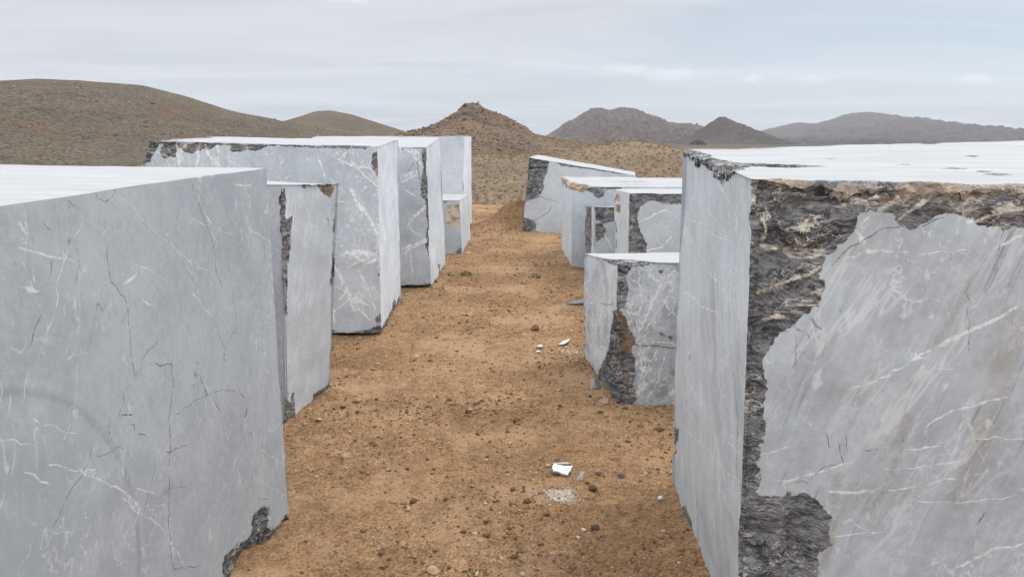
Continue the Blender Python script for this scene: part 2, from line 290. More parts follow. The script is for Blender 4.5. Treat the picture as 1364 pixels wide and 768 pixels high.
BLOCKS = {
 'L1': dict(
c=[(-3.1,0.62,-0.05),(-3.08,0.62,1.6),(-2.95,3.45,-0.05),(-2.93,3.45,1.6),(-1.17,0.32,-0.05),(-1.17,0.32,1.59),(-1.01,3.14,-0.05),(-1.01,3.14,1.59)],
  chips=[
   ('right',[(2.116,0.15),(2.155,0.191),(2.152,0.239),(2.182,0.266),(2.305,0.235),(2.419,0.211),(2.446,0.275),(2.533,0.271),(2.606,0.211),(2.577,0.147),(2.639,0.104),(2.717,0.081),(2.786,0.094),(3.143,-0.165),(3.076,-0.545)],0.1,0),
  ],
  cracks=[
   ('right',[(2.178,1.646),(2.181,1.586),(2.222,1.534),(2.263,1.466),(2.303,1.385),(2.3,1.309),(2.334,1.24)],0.0045),
   ('right',[(2.274,1.108),(2.314,1.001),(2.308,0.972)],0.004),
   ('right',[(1.667,1.483),(1.667,1.437),(1.67,1.397),(1.728,1.341),(1.734,1.295),(1.729,1.213),(1.722,1.158)],0.004),
   ('right',[(2.429,1.36),(2.406,1.3),(2.419,1.168),(2.428,1.078)],0.0025),
   ('right',[(2.574,1.508),(2.52,1.432),(2.507,1.391)],0.0025),
   ('right',[(1.647,1.644),(1.65,1.625),(1.691,1.61),(1.728,1.625),(1.741,1.64),(1.718,1.645)],0.003),
   ('right',[(1.377,1.37),(1.354,1.349),(1.34,1.325)],0.005),
   ('right',[(1.864,1.169),(1.797,1.154),(1.771,1.142)],0.003),
   ('right',[(2.74,1.309),(2.743,1.273)],0.003),
   ('right',[(1.442,1.492),(1.435,1.466)],0.003),
   ('right',[(1.434,1.582),(1.448,1.568)],0.003),
   ('right',[(1.533,1.629),(1.544,1.618)],0.004),
   ('right',[(1.825,1.113),(1.934,1.079),(1.937,1.019),(1.899,0.936),(1.886,0.912),(1.886,0.844),(1.865,0.755),(1.845,0.666),(1.831,0.574),(1.831,0.431)],0.005),
   ('right',[(1.721,1.172),(1.729,1.135),(1.731,1.108)],0.004),
   ('right',[(1.69,1.088),(1.644,1.036),(1.634,1.023)],0.003),
   ('right',[(1.648,1.024),(1.694,1.006)],0.006),
   ('right',[(1.688,0.979),(1.702,0.971),(1.699,0.953)],0.004),
   ('right',[(1.722,0.936),(1.751,0.921),(1.758,0.9)],0.004),
   ('right',[(2.115,0.972),(2.156,0.895)],0.006),
   ('right',[(2.305,1.002),(2.282,0.943),(2.265,0.877)],0.0025),
   ('right',[(2.205,0.849),(2.243,0.801)],0.0055),
   ('right',[(2.243,0.801),(2.26,0.692),(2.297,0.618)],0.002),
   ('right',[(1.941,0.91),(2.009,0.908),(2.071,0.91),(2.178,0.892),(2.269,0.872),(2.364,0.835)],0.0028),
   ('right',[(1.859,0.817),(1.985,0.78)],0.003),
   ('right',[(1.789,0.82),(1.764,0.776),(1.7,0.696)],0.0028),
   ('right',[(1.507,0.993),(1.467,0.947),(1.403,0.923),(1.37,0.901),(1.326,0.871)],0.003),
   ('right',[(1.631,0.933),(1.532,0.953)],0.0025),
   ('right',[(2.512,0.315),(2.6,0.269)],0.003),
   ('right',[(2.404,0.762),(2.401,0.668)],0.002),
   ('right',[(2.667,0.726),(2.658,0.587)],0.002),
   ('right',[(1.84,0.426),(1.986,0.343)],0.004),
   ('right',[(1.592,1.023),(1.582,1.006),(1.589,0.986)],0.0045),
   ('right',[(1.98,0.648),(1.853,0.692),(1.775,0.703)],0.002),
   ('right',[(1.774,1.129),(1.756,1.113)],0.003),
   ('right',[(2.562,0.588),(2.501,0.424)],0.0018),
  ],
  veins=[
   ('right',[(1.353,1.537),(1.407,1.519),(1.454,1.501),(1.526,1.477)],0.00434),
   ('right',[(1.503,1.506),(1.459,1.448),(1.45,1.4),(1.415,1.353),(1.362,1.291)],0.00248),
   ('right',[(1.788,1.427),(1.874,1.39),(1.949,1.345)],0.00248),
   ('right',[(2.156,1.508),(2.306,1.46),(2.489,1.404)],0.0031),
   ('right',[(2.599,1.422),(2.853,1.315)],0.00372),
   ('right',[(1.754,1.619),(1.818,1.581),(1.897,1.514),(1.987,1.458),(2.156,1.346),(2.319,1.285)],0.00186),
   ('right',[(2.12,1.262),(2.218,1.169)],0.00372),
   ('right',[(2.207,1.621),(2.234,1.595),(2.204,1.55)],0.00372),
   ('right',[(2.26,1.511),(2.308,1.47),(2.282,1.454),(2.33,1.406),(2.302,1.38)],0.00558),
   ('right',[(2.523,1.593),(2.643,1.584),(2.586,1.572)],0.00682),
   ('right',[(1.579,1.574),(1.543,1.539)],0.00248),
   ('right',[(2.469,1.156),(2.543,1.116),(2.768,1.025)],0.00186),
   ('right',[(2.857,0.964),(2.709,0.88)],0.00248),
   ('right',[(1.75,1.381),(1.796,1.392)],0.00868),
   ('right',[(1.349,1.447),(1.367,1.44)],0.0124),
   ('right',[(1.356,1.588),(1.36,1.581)],0.01116),
   ('right',[(1.826,1.306),(1.847,1.292)],0.00496),
   ('right',[(1.373,1.472),(1.376,1.454)],0.00558),
   ('right',[(1.344,1.017),(1.422,0.964),(1.509,0.902),(1.627,0.799),(1.685,0.704),(1.784,0.611),(1.839,0.519),(1.895,0.411)],0.00372),
   ('right',[(1.684,0.783),(1.756,0.732)],0.0031),
   ('right',[(2.401,0.595),(2.283,0.543),(2.176,0.504),(2.074,0.457)],0.00372),
   ('right',[(2.563,0.51),(2.74,0.376),(2.87,0.273)],0.00248),
   ('right',[(1.266,1.036),(1.326,0.981)],0.00372),
   ('right',[(1.212,1.138),(1.246,1.126),(1.305,1.083)],0.00248),
   ('right',[(1.401,0.974),(1.501,0.93)],0.00248),
   ('right',[(1.317,1.143),(1.382,1.101),(1.452,1.053)],0.00248),
   ('right',[(1.685,0.704),(1.812,0.664)],0.00248),
   ('right',[(2.68,0.887),(2.641,0.849),(2.711,0.788)],0.00496),
   ('right',[(2.513,0.406),(2.624,0.31),(2.813,0.171)],0.00248),
   ('right',[(1.61,0.79),(1.671,0.712),(1.652,0.695)],0.00558),
   ('right',[(1.314,1.257),(1.291,1.209)],0.0031),
   ('right',[(1.164,0.983),(1.187,1.012)],0.00682),
   ('right',[(1.331,0.844),(1.416,0.811)],0.00248),
   ('right',[(1.831,0.574),(1.838,0.468)],0.00372),
  ],
  stains=[
  ],
 ),
 'L2': dict(
c=[(-2.95,4.22,-0.05),(-2.9,4.22,1.47),(-2.9,5.05,-0.05),(-2.85,5.05,1.45),(-1.35,4.25,-0.05),(-1.285,4.25,1.445),(-1.235,4.88,-0.05),(-1.1,4.88,1.405)],
  chips=[
   ('right',[(-0.132,1.54),(-0.136,1.473),(0.061,1.462),(0.06,1.426),(0.056,1.301),(0.136,1.31),(0.136,1.26),(0.112,1.215),(0.117,1.104),(0.076,1.015),(0.063,0.897),(0.036,0.721),(-0.185,0.762)],0.05,0.15),
   ('right',[(0.256,1.51),(0.323,1.509),(0.314,1.458),(0.275,1.458)],0.015,0),
   ('right',[(0.454,1.509),(0.602,1.503),(0.684,1.452),(0.633,1.387),(0.565,1.414),(0.499,1.435)],0.02,0.8),
   ('right',[(0.712,1.276),(0.749,1.264),(0.723,1.16),(0.694,1.162)],0.012,0),
   ('right',[(-0.037,0.222),(0.053,0.215),(0.063,0.181),(0.122,0.229),(0.152,0.209),(0.15,0.056),(0.179,0.01),(0.178,-0.053),(-0.124,0.056)],0.04,0.2),
   ('right',[(0.461,0.125),(0.463,0.098),(0.602,0.093),(0.808,0.082),(0.863,-0.307),(0.448,-0.151),(0.306,0.03),(0.437,0.073)],0.05,0),
   ('right',[(0.7,1.025),(0.68,0.835),(0.709,0.8),(0.843,0.78),(0.814,1.012)],0.01,0),
  ],
  cracks=[
  ],
  veins=[
  ],
  stains=[
  ],
 ),
 'L3': dict(
c=[(-3.15,6.3,0.02),(-3.08,6.3,1.655),(-3.15,7.6,-0.02),(-3.08,7.6,1.67),(-1.11,6.22,0.02),(-1.085,6.22,1.605),(-1.12,7.5,-0.02),(-1.1,7.5,1.64)],
  chips=[
   ('front',[(0.14,1.697),(0.227,1.657),(0.186,1.598),(0.164,1.54),(0.176,1.483),(0.293,1.511),(0.326,1.573),(0.384,1.553),(0.428,1.532),(0.526,1.571),(0.578,1.572),(0.654,1.61),(0.751,1.627),(0.777,1.548),(0.828,1.55),(0.921,1.574),(1.022,1.584),(1.097,1.622),(1.135,1.666),(1.027,1.721)],0.05,0.1),
   ('front',[(0.029,1.462),(0.073,1.451),(0.177,1.601),(0.244,1.658),(0.249,1.743),(-0.017,1.736)],0.15,0.1),
   ('front',[(1.938,1.576),(2.027,1.629),(2.09,1.63),(2.085,1.402),(2.024,1.091),(2.027,0.775),(2.025,0.399),(2.035,0.399),(2.049,1.092),(1.997,1.4),(1.949,1.475)],0.03,0.85),
   ('front',[(1.946,0.15),(2.024,0.193),(2.04,0.096),(1.957,0.09)],0.015,0),
   ('front',[(1.54,-0.01),(1.723,0.009),(1.904,0.039),(1.97,0.073),(2.04,0.082),(2.083,-0.099),(1.538,-0.105)],0.05,0),
   ('right',[(0.044,0.029),(0.719,0.076),(0.789,0.152),(0.969,0.1),(0.992,-0.043),(1.304,-0.046),(1.253,-0.418),(-0.127,-0.066)],0.05,0),
   ('front',[(2.011,1.317),(2.048,1.341),(2.039,0.409),(2.013,0.409),(2.028,0.798),(2.019,1.036)],0.02,0),
   ('right',[(0.697,-0.052),(0.721,0.132),(0.904,0.127),(0.971,0.053),(1.258,0.108),(1.442,-0.101),(0.32,-0.07)],0.05,0),
   ('left',[(-0.3,1.42),(0.3,1.44),(0.8,1.4),(1.7,1.43),(1.7,2.1),(-0.3,2.1)],0.26,0.1,'bevel'),
   ('top',[(-0.2,-0.1),(-0.2,0.08),(0.5,0.05),(0.9,0.09),(1.3,0.04),(1.62,0.06),(1.72,0.09),(1.95,0.08),(1.95,-0.1)],0.03,0.3,'bevel'),
  ],
  cracks=[
  ],
  veins=[
   ('front',[(0.395,1.618),(0.348,1.574),(0.344,1.501),(0.326,1.436)],0.022),
   ('front',[(0.504,1.65),(0.493,1.57),(0.497,1.52),(0.475,1.446)],0.022),
   ('front',[(0.557,1.601),(0.583,1.529),(0.631,1.45)],0.022),
   ('front',[(0.662,1.625),(0.665,1.538),(0.668,1.451)],0.022),
   ('front',[(0.766,1.635),(0.784,1.549)],0.022),
   ('front',[(0.315,1.638),(0.319,1.508)],0.022),
   ('front',[(1.779,1.241),(1.828,1.165),(1.926,1.037),(1.998,0.828)],0.015),
   ('front',[(1.659,0.555),(1.707,0.394),(1.806,0.231),(1.906,0.122)],0.015),
   ('front',[(1.763,0.61),(1.97,0.721),(2.01,0.775)],0.015),
   ('front',[(1.572,0.173),(1.704,0.285),(1.861,0.396)],0.015),
   ('front',[(1.509,1.514),(1.555,1.364)],0.015),
   ('front',[(1.779,1.254),(1.833,1.127),(1.911,1.034),(1.977,0.917),(2.008,0.75)],0.03),
   ('front',[(1.708,0.72),(1.824,0.734),(1.984,0.701)],0.035),
   ('front',[(1.776,0.697),(1.867,0.627),(1.961,0.664)],0.03),
   ('front',[(1.612,0.598),(1.677,0.453),(1.744,0.306),(1.764,0.208)],0.016),
   ('front',[(1.653,0.404),(1.767,0.332),(1.882,0.259)],0.02),
   ('front',[(1.819,0.553),(1.863,0.456),(1.93,0.309),(1.962,0.185)],0.018),
   ('front',[(1.537,1.225),(1.628,1.169),(1.719,1.159)],0.012),
   ('front',[(1.873,0.891),(1.883,0.831)],0.02),
   ('front',[(1.796,1.496),(1.885,1.384),(2.008,1.294)],0.016),
   ('front',[(1.579,0.255),(1.598,0.106)],0.018),
   ('front',[(1.723,0.405),(1.65,0.305)],0.012),
   ('front',[(1.996,1.27),(2.017,0.965),(1.994,0.629),(2.006,0.409)],0.022),
   ('front',[(1.683,1.516),(1.773,1.473),(1.932,1.454),(1.998,1.363)],0.014),
  ],
  stains=[
  ],
 ),
 'L4': dict(
c=[(-2.5,8.22,0.03),(-2.5,8.22,1.56),(-2.5,9.7,-0.02),(-2.5,9.7,1.65),(-0.885,8.16,0.03),(-0.905,8.16,1.545),(-0.845,9.61,-0.02),(-0.885,9.61,1.645)],
  chips=[
   ('front',[(1.555,1.556),(1.672,1.608),(1.671,0.596),(1.654,0.383),(1.555,0.453),(1.586,0.77),(1.574,0.978),(1.52,1.046),(1.548,1.184)],0.04,0.1),
   ('front',[(1.225,-0.033),(1.329,0.015),(1.464,0.005),(1.652,0.043),(1.664,-0.12),(1.221,-0.124)],0.08,0),
   ('right',[(-0.046,-0.039),(0.695,-0.059),(1.285,-0.019),(1.475,-0.065),(1.391,-0.284)],0.06,0),
   ('right',[(0.758,0.136),(0.997,0.1),(0.918,0.055),(0.741,0.083)],0.02,0),
   ('front',[(1.554,0.5),(1.639,0.501),(1.631,0.446),(1.576,0.426)],0.03,0),
  ],
  cracks=[
   ('front',[(1.499,1.418),(1.519,1.26),(1.54,1.128),(1.549,1.035)],0.014),
   ('front',[(1.46,1.417),(1.392,1.305)],0.006),
  ],
  veins=[
   ('front',[(1.349,1.206),(1.494,1.28)],0.015),
   ('front',[(1.365,1.285),(1.483,1.326)],0.015),
   ('front',[(1.401,1.547),(1.477,1.515)],0.015),
   ('front',[(1.479,1.561),(1.528,1.509)],0.015),
   ('front',[(1.424,0.806),(1.585,0.942)],0.015),
   ('front',[(1.309,0.38),(1.482,0.488),(1.636,0.542)],0.03),
   ('front',[(1.379,0.705),(1.438,0.8),(1.562,0.896)],0.018),
   ('front',[(1.333,0.45),(1.487,0.499),(1.596,0.564)],0.03),
   ('front',[(1.387,0.673),(1.461,0.611)],0.012),
   ('front',[(1.365,1.266),(1.548,1.33)],0.012),
   ('front',[(1.464,1.482),(1.55,1.391)],0.018),
   ('front',[(1.39,0.354),(1.398,0.16)],0.014),
   ('front',[(1.359,1.112),(1.491,1.02)],0.01),
  ],
  stains=[
  ],
 ),
 'L5': dict(
c=[(-2.6,12.4,-0.05),(-2.6,12.4,1.62),(-2.6,13.9,-0.05),(-2.6,13.9,1.6),(-0.8,12.5,-0.05),(-0.775,12.5,1.612),(-0.72,13.9,-0.05),(-0.72,13.9,1.6)],
  chips=[
   ('front',[(1.815,0.809),(1.852,0.834),(1.928,0.821),(1.928,0.747),(1.815,0.76)],0.06,0),
  ],
  cracks=[
  ],
  veins=[
  ],
  stains=[
  ],
 ),
 'L6': dict(
c=[(-1.55,10.52,-0.03),(-1.55,10.52,0.765),(-1.5,11.9,-0.05),(-1.5,11.9,0.74),(-0.7,10.5,-0.03),(-0.72,10.5,0.76),(-0.65,11.88,-0.05),(-0.67,11.88,0.735)],
  chips=[
   ('front',[(0.633,0.718),(0.872,0.731),(0.864,0.404),(0.79,0.382),(0.686,0.434),(0.623,0.455)],0.03,1.9),
   ('front',[(0.735,0.05),(0.79,0.115),(0.863,0.105),(0.878,-0.046),(0.731,-0.047)],0.05,0),
  ],
  cracks=[
  ],
  veins=[
  ],
  stains=[
  ],
 ),
 'R1': dict(
c=[(0.735,2.17,-0.06),(0.69,2.17,1.605),(0.79,3.48,-0.06),(0.77,3.48,1.66),(2.95,2.08,-0.06),(2.92,2.08,1.568),(2.95,3.38,-0.06),(2.92,3.38,1.725)],
  chips=[
   ('front',[(-0.028,1.75),(-0.032,1.563),(-0.021,1.241),(-0.018,0.949),(-0.023,0.64),(-0.026,-0.031),(0.267,-0.021),(0.262,0.412),(0.269,0.491),(0.297,0.516),(0.292,0.607),(0.264,0.656),(0.206,0.71),(0.125,0.676),(0.051,0.684),(0.069,0.713),(0.068,0.898),(0.063,1.006),(0.079,1.048),(0.058,1.14),(0.073,1.193),(0.092,1.208),(0.174,1.274),(0.222,1.332),(0.231,1.394),(0.204,1.421),(0.237,1.475),(0.306,1.555),(0.307,1.608),(0.3,1.789)],0.055,0.12),
   ('front',[(0.27,1.788),(0.295,1.654),(0.307,1.608),(0.4,1.615),(0.436,1.576),(0.479,1.563),(0.54,1.604),(0.605,1.597),(0.649,1.567),(0.761,1.565),(1.037,1.586),(1.437,1.617),(1.4,1.832)],0.04,0.4),
   ('top',[(-0.1,-0.2),(-0.1,0.04),(0.03,0.05),(0.1,0.1),(0.18,0.06),(0.3,0.11),(0.42,0.07),(0.55,0.12),(0.66,0.08),(0.78,0.12),(0.9,0.1),(1.0,0.17),(1.12,0.26),(1.25,0.2),(1.36,0.24),(1.6,0.2),(2.3,0.22),(2.3,-0.2)],0.085,0.8,'bevel'),
   ('top',[(-0.1,1.45),(0.05,1.45),(0.05,1.2),(0.075,1.0),(0.055,0.85),(0.09,0.72),(0.1,0.62),(0.24,0.56),(0.4,0.5),(0.22,0.44),(0.12,0.46),(0.06,0.38),(0.03,0.28),(-0.1,0.2)],0.07,0.1,'bevel'),
   ('front',[(-0.2,1.8),(-0.2,1.52),(0.015,1.53),(0.05,1.6),(0.1,1.64),(0.16,1.8)],0.15,0.45),
   ('top',[(0.72,0.42),(0.77,0.39999999999999997),(0.82,0.425),(0.77,0.438)],0.006,0.1),
   ('top',[(0.8,0.36),(0.8350000000000001,0.33999999999999997),(0.8700000000000001,0.365),(0.8350000000000001,0.378)],0.006,0.1),
   ('top',[(0.62,0.55),(0.66,0.53),(0.7,0.555),(0.66,0.5680000000000001)],0.006,0.1),
   ('top',[(1.15,0.5),(1.21,0.48),(1.27,0.505),(1.21,0.518)],0.006,0.1),
   ('top',[(1.25,0.6),(1.295,0.58),(1.34,0.605),(1.295,0.618)],0.006,0.1),
   ('top',[(0.45,0.75),(0.48,0.73),(0.51,0.755),(0.48,0.768)],0.006,0.1),
   ('top',[(1.0,0.8),(1.035,0.78),(1.07,0.805),(1.035,0.8180000000000001)],0.006,0.1),
   ('top',[(1.5,0.9),(1.56,0.88),(1.62,0.905),(1.56,0.918)],0.006,0.1),
   ('top',[(0.95,0.3),(1.02,0.27999999999999997),(1.0899999999999999,0.305),(1.02,0.318)],0.006,0.1),
   ('top',[(1.4,0.42),(1.45,0.39999999999999997),(1.5,0.425),(1.45,0.438)],0.006,0.1),
   ('top',[(1.02,0.36),(1.1,0.33),(1.25,0.4),(1.18,0.44),(1.08,0.42)],0.008,0.1),
   ('top',[(0.78,0.3),(0.83,0.26),(0.9,0.3),(0.86,0.34)],0.008,0.1),
   ('left',[(1.258,-0.029),(0.974,0.123),(0.839,0.126),(0.76,0.096),(0.75,0.04),(0.627,0.057),(0.5,0.069),(0.367,-0.025),(1.153,-0.589)],0.03,0.05),
   ('left',[(1.283,0.342),(1.185,0.407),(1.196,0.349),(1.254,0.308),(1.612,0.143),(1.625,0.201)],0.02,0),
  ],
  cracks=[
   ('front',[(0.241,1.43),(0.244,1.439),(0.279,1.485),(0.373,1.553),(0.445,1.567),(0.486,1.564),(0.548,1.596)],0.004),
   ('front',[(0.721,1.565),(0.705,1.485)],0.003),
   ('front',[(0.637,1.395),(0.657,1.186)],0.002),
   ('front',[(0.158,0.723),(0.196,0.738),(0.216,0.727),(0.233,0.761),(0.261,0.789),(0.289,0.796)],0.003),
   ('front',[(0.304,0.861),(0.317,0.807)],0.0035),
   ('front',[(0.264,0.893),(0.271,0.861)],0.004),
   ('front',[(0.387,0.847),(0.406,0.851)],0.005),
   ('front',[(0.651,1.257),(0.657,1.197)],0.002),
   ('front',[(0.152,1.215),(0.155,1.122)],0.002),
   ('front',[(0.114,0.724),(0.147,0.739)],0.002),
   ('front',[(0.738,0.619),(0.75,0.642)],0.006),
   ('front',[(0.321,0.894),(0.327,0.84)],0.0025),
   ('left',[(0.843,1.283),(0.84,1.198),(0.857,1.182)],0.003),
  ],
  veins=[
   ('front',[(0.035,1.358),(0.11,1.378),(0.2,1.425)],0.007),
   ('front',[(0.025,1.501),(0.097,1.485),(0.163,1.493),(0.213,1.488)],0.009),
   ('front',[(0.288,1.467),(0.353,1.486),(0.452,1.489)],0.006),
   ('front',[(0.786,1.335),(0.718,1.288),(0.639,1.24),(0.544,1.183)],0.011),
   ('front',[(0.718,1.516),(0.763,1.544)],0.009),
   ('front',[(0.321,1.477),(0.345,1.491)],0.01),
   ('front',[(0.322,1.573),(0.337,1.591)],0.008),
   ('front',[(0.317,1.538),(0.326,1.525)],0.012),
   ('front',[(0.447,1.336),(0.555,1.343)],0.002),
   ('front',[(0.656,1.323),(0.707,1.396)],0.004),
   ('front',[(0.622,1.501),(0.493,1.481)],0.004),
   ('front',[(0.639,1.242),(0.57,1.2),(0.5,1.152),(0.43,1.098),(0.321,1.054)],0.006),
   ('front',[(0.128,0.736),(0.224,0.761),(0.337,0.802)],0.005),
   ('front',[(0.77,1.039),(0.699,1.011),(0.626,0.988),(0.564,0.944)],0.008),
   ('front',[(0.454,0.784),(0.576,0.804),(0.679,0.828)],0.004),
   ('front',[(0.382,0.704),(0.516,0.725),(0.647,0.762)],0.005),
   ('front',[(0.874,0.544),(0.786,0.524),(0.75,0.494),(0.705,0.458)],0.009),
   ('front',[(0.285,0.701),(0.363,0.698),(0.439,0.717)],0.009),
   ('front',[(0.075,0.828),(0.161,0.852)],0.004),
   ('front',[(0.515,0.856),(0.59,0.869)],0.006),
   ('front',[(0.529,0.681),(0.655,0.679),(0.824,0.712)],0.003),
   ('front',[(0.305,0.544),(0.451,0.565)],0.003),
   ('front',[(0.558,1.127),(0.65,1.127)],0.002),
   ('front',[(0.5,1.152),(0.513,1.162)],0.013),
   ('front',[(0.834,0.908),(0.71,0.9)],0.004),
   ('left',[(0.636,1.641),(0.446,1.6),(0.346,1.568)],0.006),
   ('left',[(1.322,1.411),(1.006,1.413),(0.838,1.428)],0.005),
   ('left',[(0.992,1.52),(0.782,1.472),(0.571,1.428),(0.419,1.441)],0.004),
   ('left',[(0.699,1.512),(0.527,1.484),(0.395,1.445)],0.004),
   ('left',[(0.345,1.559),(0.208,1.513),(0.163,1.488)],0.004),
   ('left',[(1.305,1.332),(1.135,1.31)],0.006),
   ('left',[(1.225,1.352),(0.717,1.286),(0.389,1.262)],0.004),
   ('left',[(1.127,1.079),(0.747,1.112),(0.472,1.164)],0.005),
   ('left',[(0.725,1.331),(0.293,1.246),(0.007,1.212)],0.003),
   ('left',[(1.205,0.866),(0.967,0.847)],0.004),
   ('left',[(1.135,0.747),(0.883,0.717)],0.005),
   ('left',[(0.544,0.728),(0.373,0.738),(0.132,0.779)],0.004),
   ('left',[(1.252,0.418),(0.644,0.563),(0.303,0.634),(-0.043,0.734)],0.003),
   ('left',[(0.895,0.357),(0.379,0.428)],0.003),
   ('left',[(0.394,0.524),(0.053,0.543)],0.003),
   ('front',[(0.022,1.502),(0.064,1.494),(0.102,1.486),(0.147,1.49),(0.216,1.486)],0.012),
   ('front',[(0.099,1.485),(0.128,1.464),(0.169,1.46),(0.204,1.469)],0.008),
   ('front',[(0.031,1.355),(0.09,1.37),(0.145,1.401),(0.199,1.428)],0.011),
   ('front',[(0.107,1.315),(0.169,1.341),(0.23,1.373)],0.006),
   ('front',[(0.1,1.308),(0.202,1.319)],0.005),
   ('front',[(0.053,1.262),(0.087,1.282),(0.109,1.279)],0.012),
   ('front',[(0.144,1.56),(0.163,1.578),(0.154,1.556),(0.184,1.568)],0.009),
   ('front',[(0.052,1.612),(0.06,1.591)],0.012),
   ('front',[(0.043,1.576),(0.051,1.547),(0.045,1.525)],0.01),
   ('front',[(0.263,1.627),(0.295,1.646),(0.356,1.654)],0.012),
   ('front',[(-0.006,1.683),(0.016,1.64),(0.007,1.626)],0.03),
   ('front',[(0.164,1.56),(0.15,1.567)],0.01),
   ('front',[(0.37,1.615),(0.399,1.645),(0.426,1.655)],0.018),
   ('front',[(0.427,1.587),(0.466,1.622),(0.504,1.657)],0.012),
   ('front',[(0.589,1.62),(0.618,1.649),(0.662,1.67)],0.016),
   ('front',[(0.699,1.622),(0.753,1.633)],0.012),
   ('front',[(0.611,1.581),(0.669,1.602),(0.753,1.623)],0.008),
   ('front',[(0.267,1.632),(0.289,1.643)],0.018),
  ],
  stains=[
   ('front',[(0.649,1.42),(0.614,1.327),(0.566,1.213)],0.035),
   ('front',[(0.767,1.284),(0.753,1.068),(0.717,0.893),(0.675,0.7)],0.12),
   ('front',[(0.49,0.962),(0.472,0.759),(0.403,0.626)],0.05),
   ('front',[(0.303,0.754),(0.288,0.434)],0.04),
  ],
 ),
 'R2': dict(
c=[(0.645,4.6,-0.04),(0.655,4.6,0.94),(0.54,5.62,-0.05),(0.53,5.6,0.83),(1.95,4.53,-0.04),(1.95,4.53,0.93),(1.9,5.6,-0.05),(1.9,5.6,0.845)],
  chips=[
   ('top',[(-0.1,0.5),(-0.1,-0.1),(0.26,-0.1),(0.25,0.1),(0.2,0.22),(0.12,0.26),(0.06,0.3),(0.02,0.5)],0.035,0.4,'bevel'),
   ('front',[(-0.071,0.96),(0.076,0.924),(0.093,0.887),(0.067,0.825),(0.084,0.748),(0.064,0.639),(-0.058,0.636)],0.05,0.15),
   ('front',[(-0.076,0.683),(0.014,0.653),(0.066,0.592),(0.111,0.498),(0.144,0.435),(0.117,0.37),(0.018,0.368),(-0.05,0.415)],0.1,0.95),
   ('front',[(-0.066,0.415),(0.117,0.378),(0.156,0.323),(0.147,0.16),(0.167,0.079),(0.134,-0.005),(0.155,-0.104),(-0.113,-0.11)],0.07,0.5),
   ('left',[(0.454,0.173),(0.273,0.319),(0.215,0.436),(0.146,0.549),(0.184,0.609),(-0.087,0.666),(-0.21,0.003),(0.715,-0.364),(0.561,-0.022)],0.1,0.05),
   ('left',[(1.503,0.049),(1.142,0.153),(0.951,0.077),(0.569,0.053),(0.44,0.065),(0.552,-0.097),(1.513,-0.488)],0.1,0.05),
   ('front',[(0.268,0.877),(0.295,0.882),(0.307,0.866),(0.288,0.856),(0.272,0.862)],0.06,0.0),
   ('front',[(0.288,0.491),(0.308,0.495),(0.338,0.47),(0.317,0.462)],0.05,0),
   ('front',[(0.349,0.473),(0.377,0.477),(0.392,0.449),(0.367,0.448)],0.05,0),
  ],
  cracks=[
   ('front',[(0.016,0.416),(0.148,0.416),(0.279,0.408),(0.394,0.399)],0.009),
   ('left',[(0.545,0.596),(0.351,0.609),(0.161,0.646)],0.007),
  ],
  veins=[
   ('front',[(0.149,0.91),(0.145,0.811),(0.175,0.703),(0.156,0.593)],0.014),
   ('front',[(0.174,0.888),(0.258,0.813),(0.356,0.799)],0.01),
   ('front',[(0.368,0.876),(0.291,0.798),(0.205,0.594),(0.161,0.483)],0.016),
   ('front',[(0.096,0.825),(0.163,0.78)],0.012),
   ('front',[(0.173,0.403),(0.198,0.226),(0.179,0.095)],0.014),
   ('front',[(0.281,0.373),(0.223,0.227),(0.203,0.128)],0.01),
   ('front',[(0.221,0.904),(0.208,0.842)],0.012),
   ('front',[(0.296,0.705),(0.382,0.613)],0.008),
   ('front',[(0.347,0.374),(0.292,0.163)],0.008),
   ('front',[(0.147,0.435),(0.239,0.563),(0.329,0.705),(0.381,0.784)],0.009),
   ('front',[(0.167,0.355),(0.278,0.437),(0.393,0.423)],0.009),
   ('front',[(0.105,0.639),(0.16,0.514)],0.009),
   ('front',[(0.223,0.227),(0.284,0.325)],0.009),
  ],
  stains=[
   ('left',[(0.478,0.602),(0.278,0.622),(0.156,0.65)],0.03),
   ('left',[(0.491,0.312),(0.262,0.356)],0.04),
   ('front',[(0.157,0.409),(0.302,0.402),(0.409,0.399)],0.02),
  ],
 ),
 'R3': dict(
c=[(1.13,7.2,-0.05),(1.11,7.2,1.14),(1.1,8.1,-0.05),(1.09,8.1,1.115),(2.6,7.1,-0.05),(2.6,7.1,1.145),(2.6,8.1,-0.05),(2.6,8.1,1.13)],
  chips=[
   ('front',[(-0.035,1.199),(0.104,1.2),(0.481,1.201),(0.592,1.201),(0.597,1.063),(0.486,1.077),(0.394,1.071),(0.226,1.117),(0.116,1.052),(0.09,0.949),(0.121,0.818),(0.19,0.686),(0.215,0.418),(-0.024,0.416)],0.05,0.1),
   ('left',[(0.871,1.123),(0.613,1.127),(0.605,1.057),(0.861,1.05)],0.008,1.0),
   ('left',[(0.857,1.018),(0.576,1.028),(0.566,0.948),(0.847,0.935)],0.008,1.0),
   ('left',[(0.861,0.827),(0.792,0.824),(0.778,0.709),(0.847,0.711)],0.008,1.0),
   ('left',[(0.865,0.634),(0.796,0.632),(0.784,0.538),(0.853,0.539)],0.008,1.0),
  ],
  cracks=[
  ],
  veins=[
   ('front',[(0.138,0.912),(0.358,1.016)],0.012),
   ('front',[(0.2,0.629),(0.35,0.668),(0.422,0.763)],0.01),
  ],
  stains=[
  ],
 ),
 'R4': dict(
c=[(0.93,8.5,-0.05),(0.915,8.5,0.88),(0.885,9.15,-0.05),(0.875,9.15,0.82),(2.0,8.5,-0.05),(2.0,8.5,0.88),(2.0,9.15,-0.05),(2.0,9.15,0.82)],
  chips=[
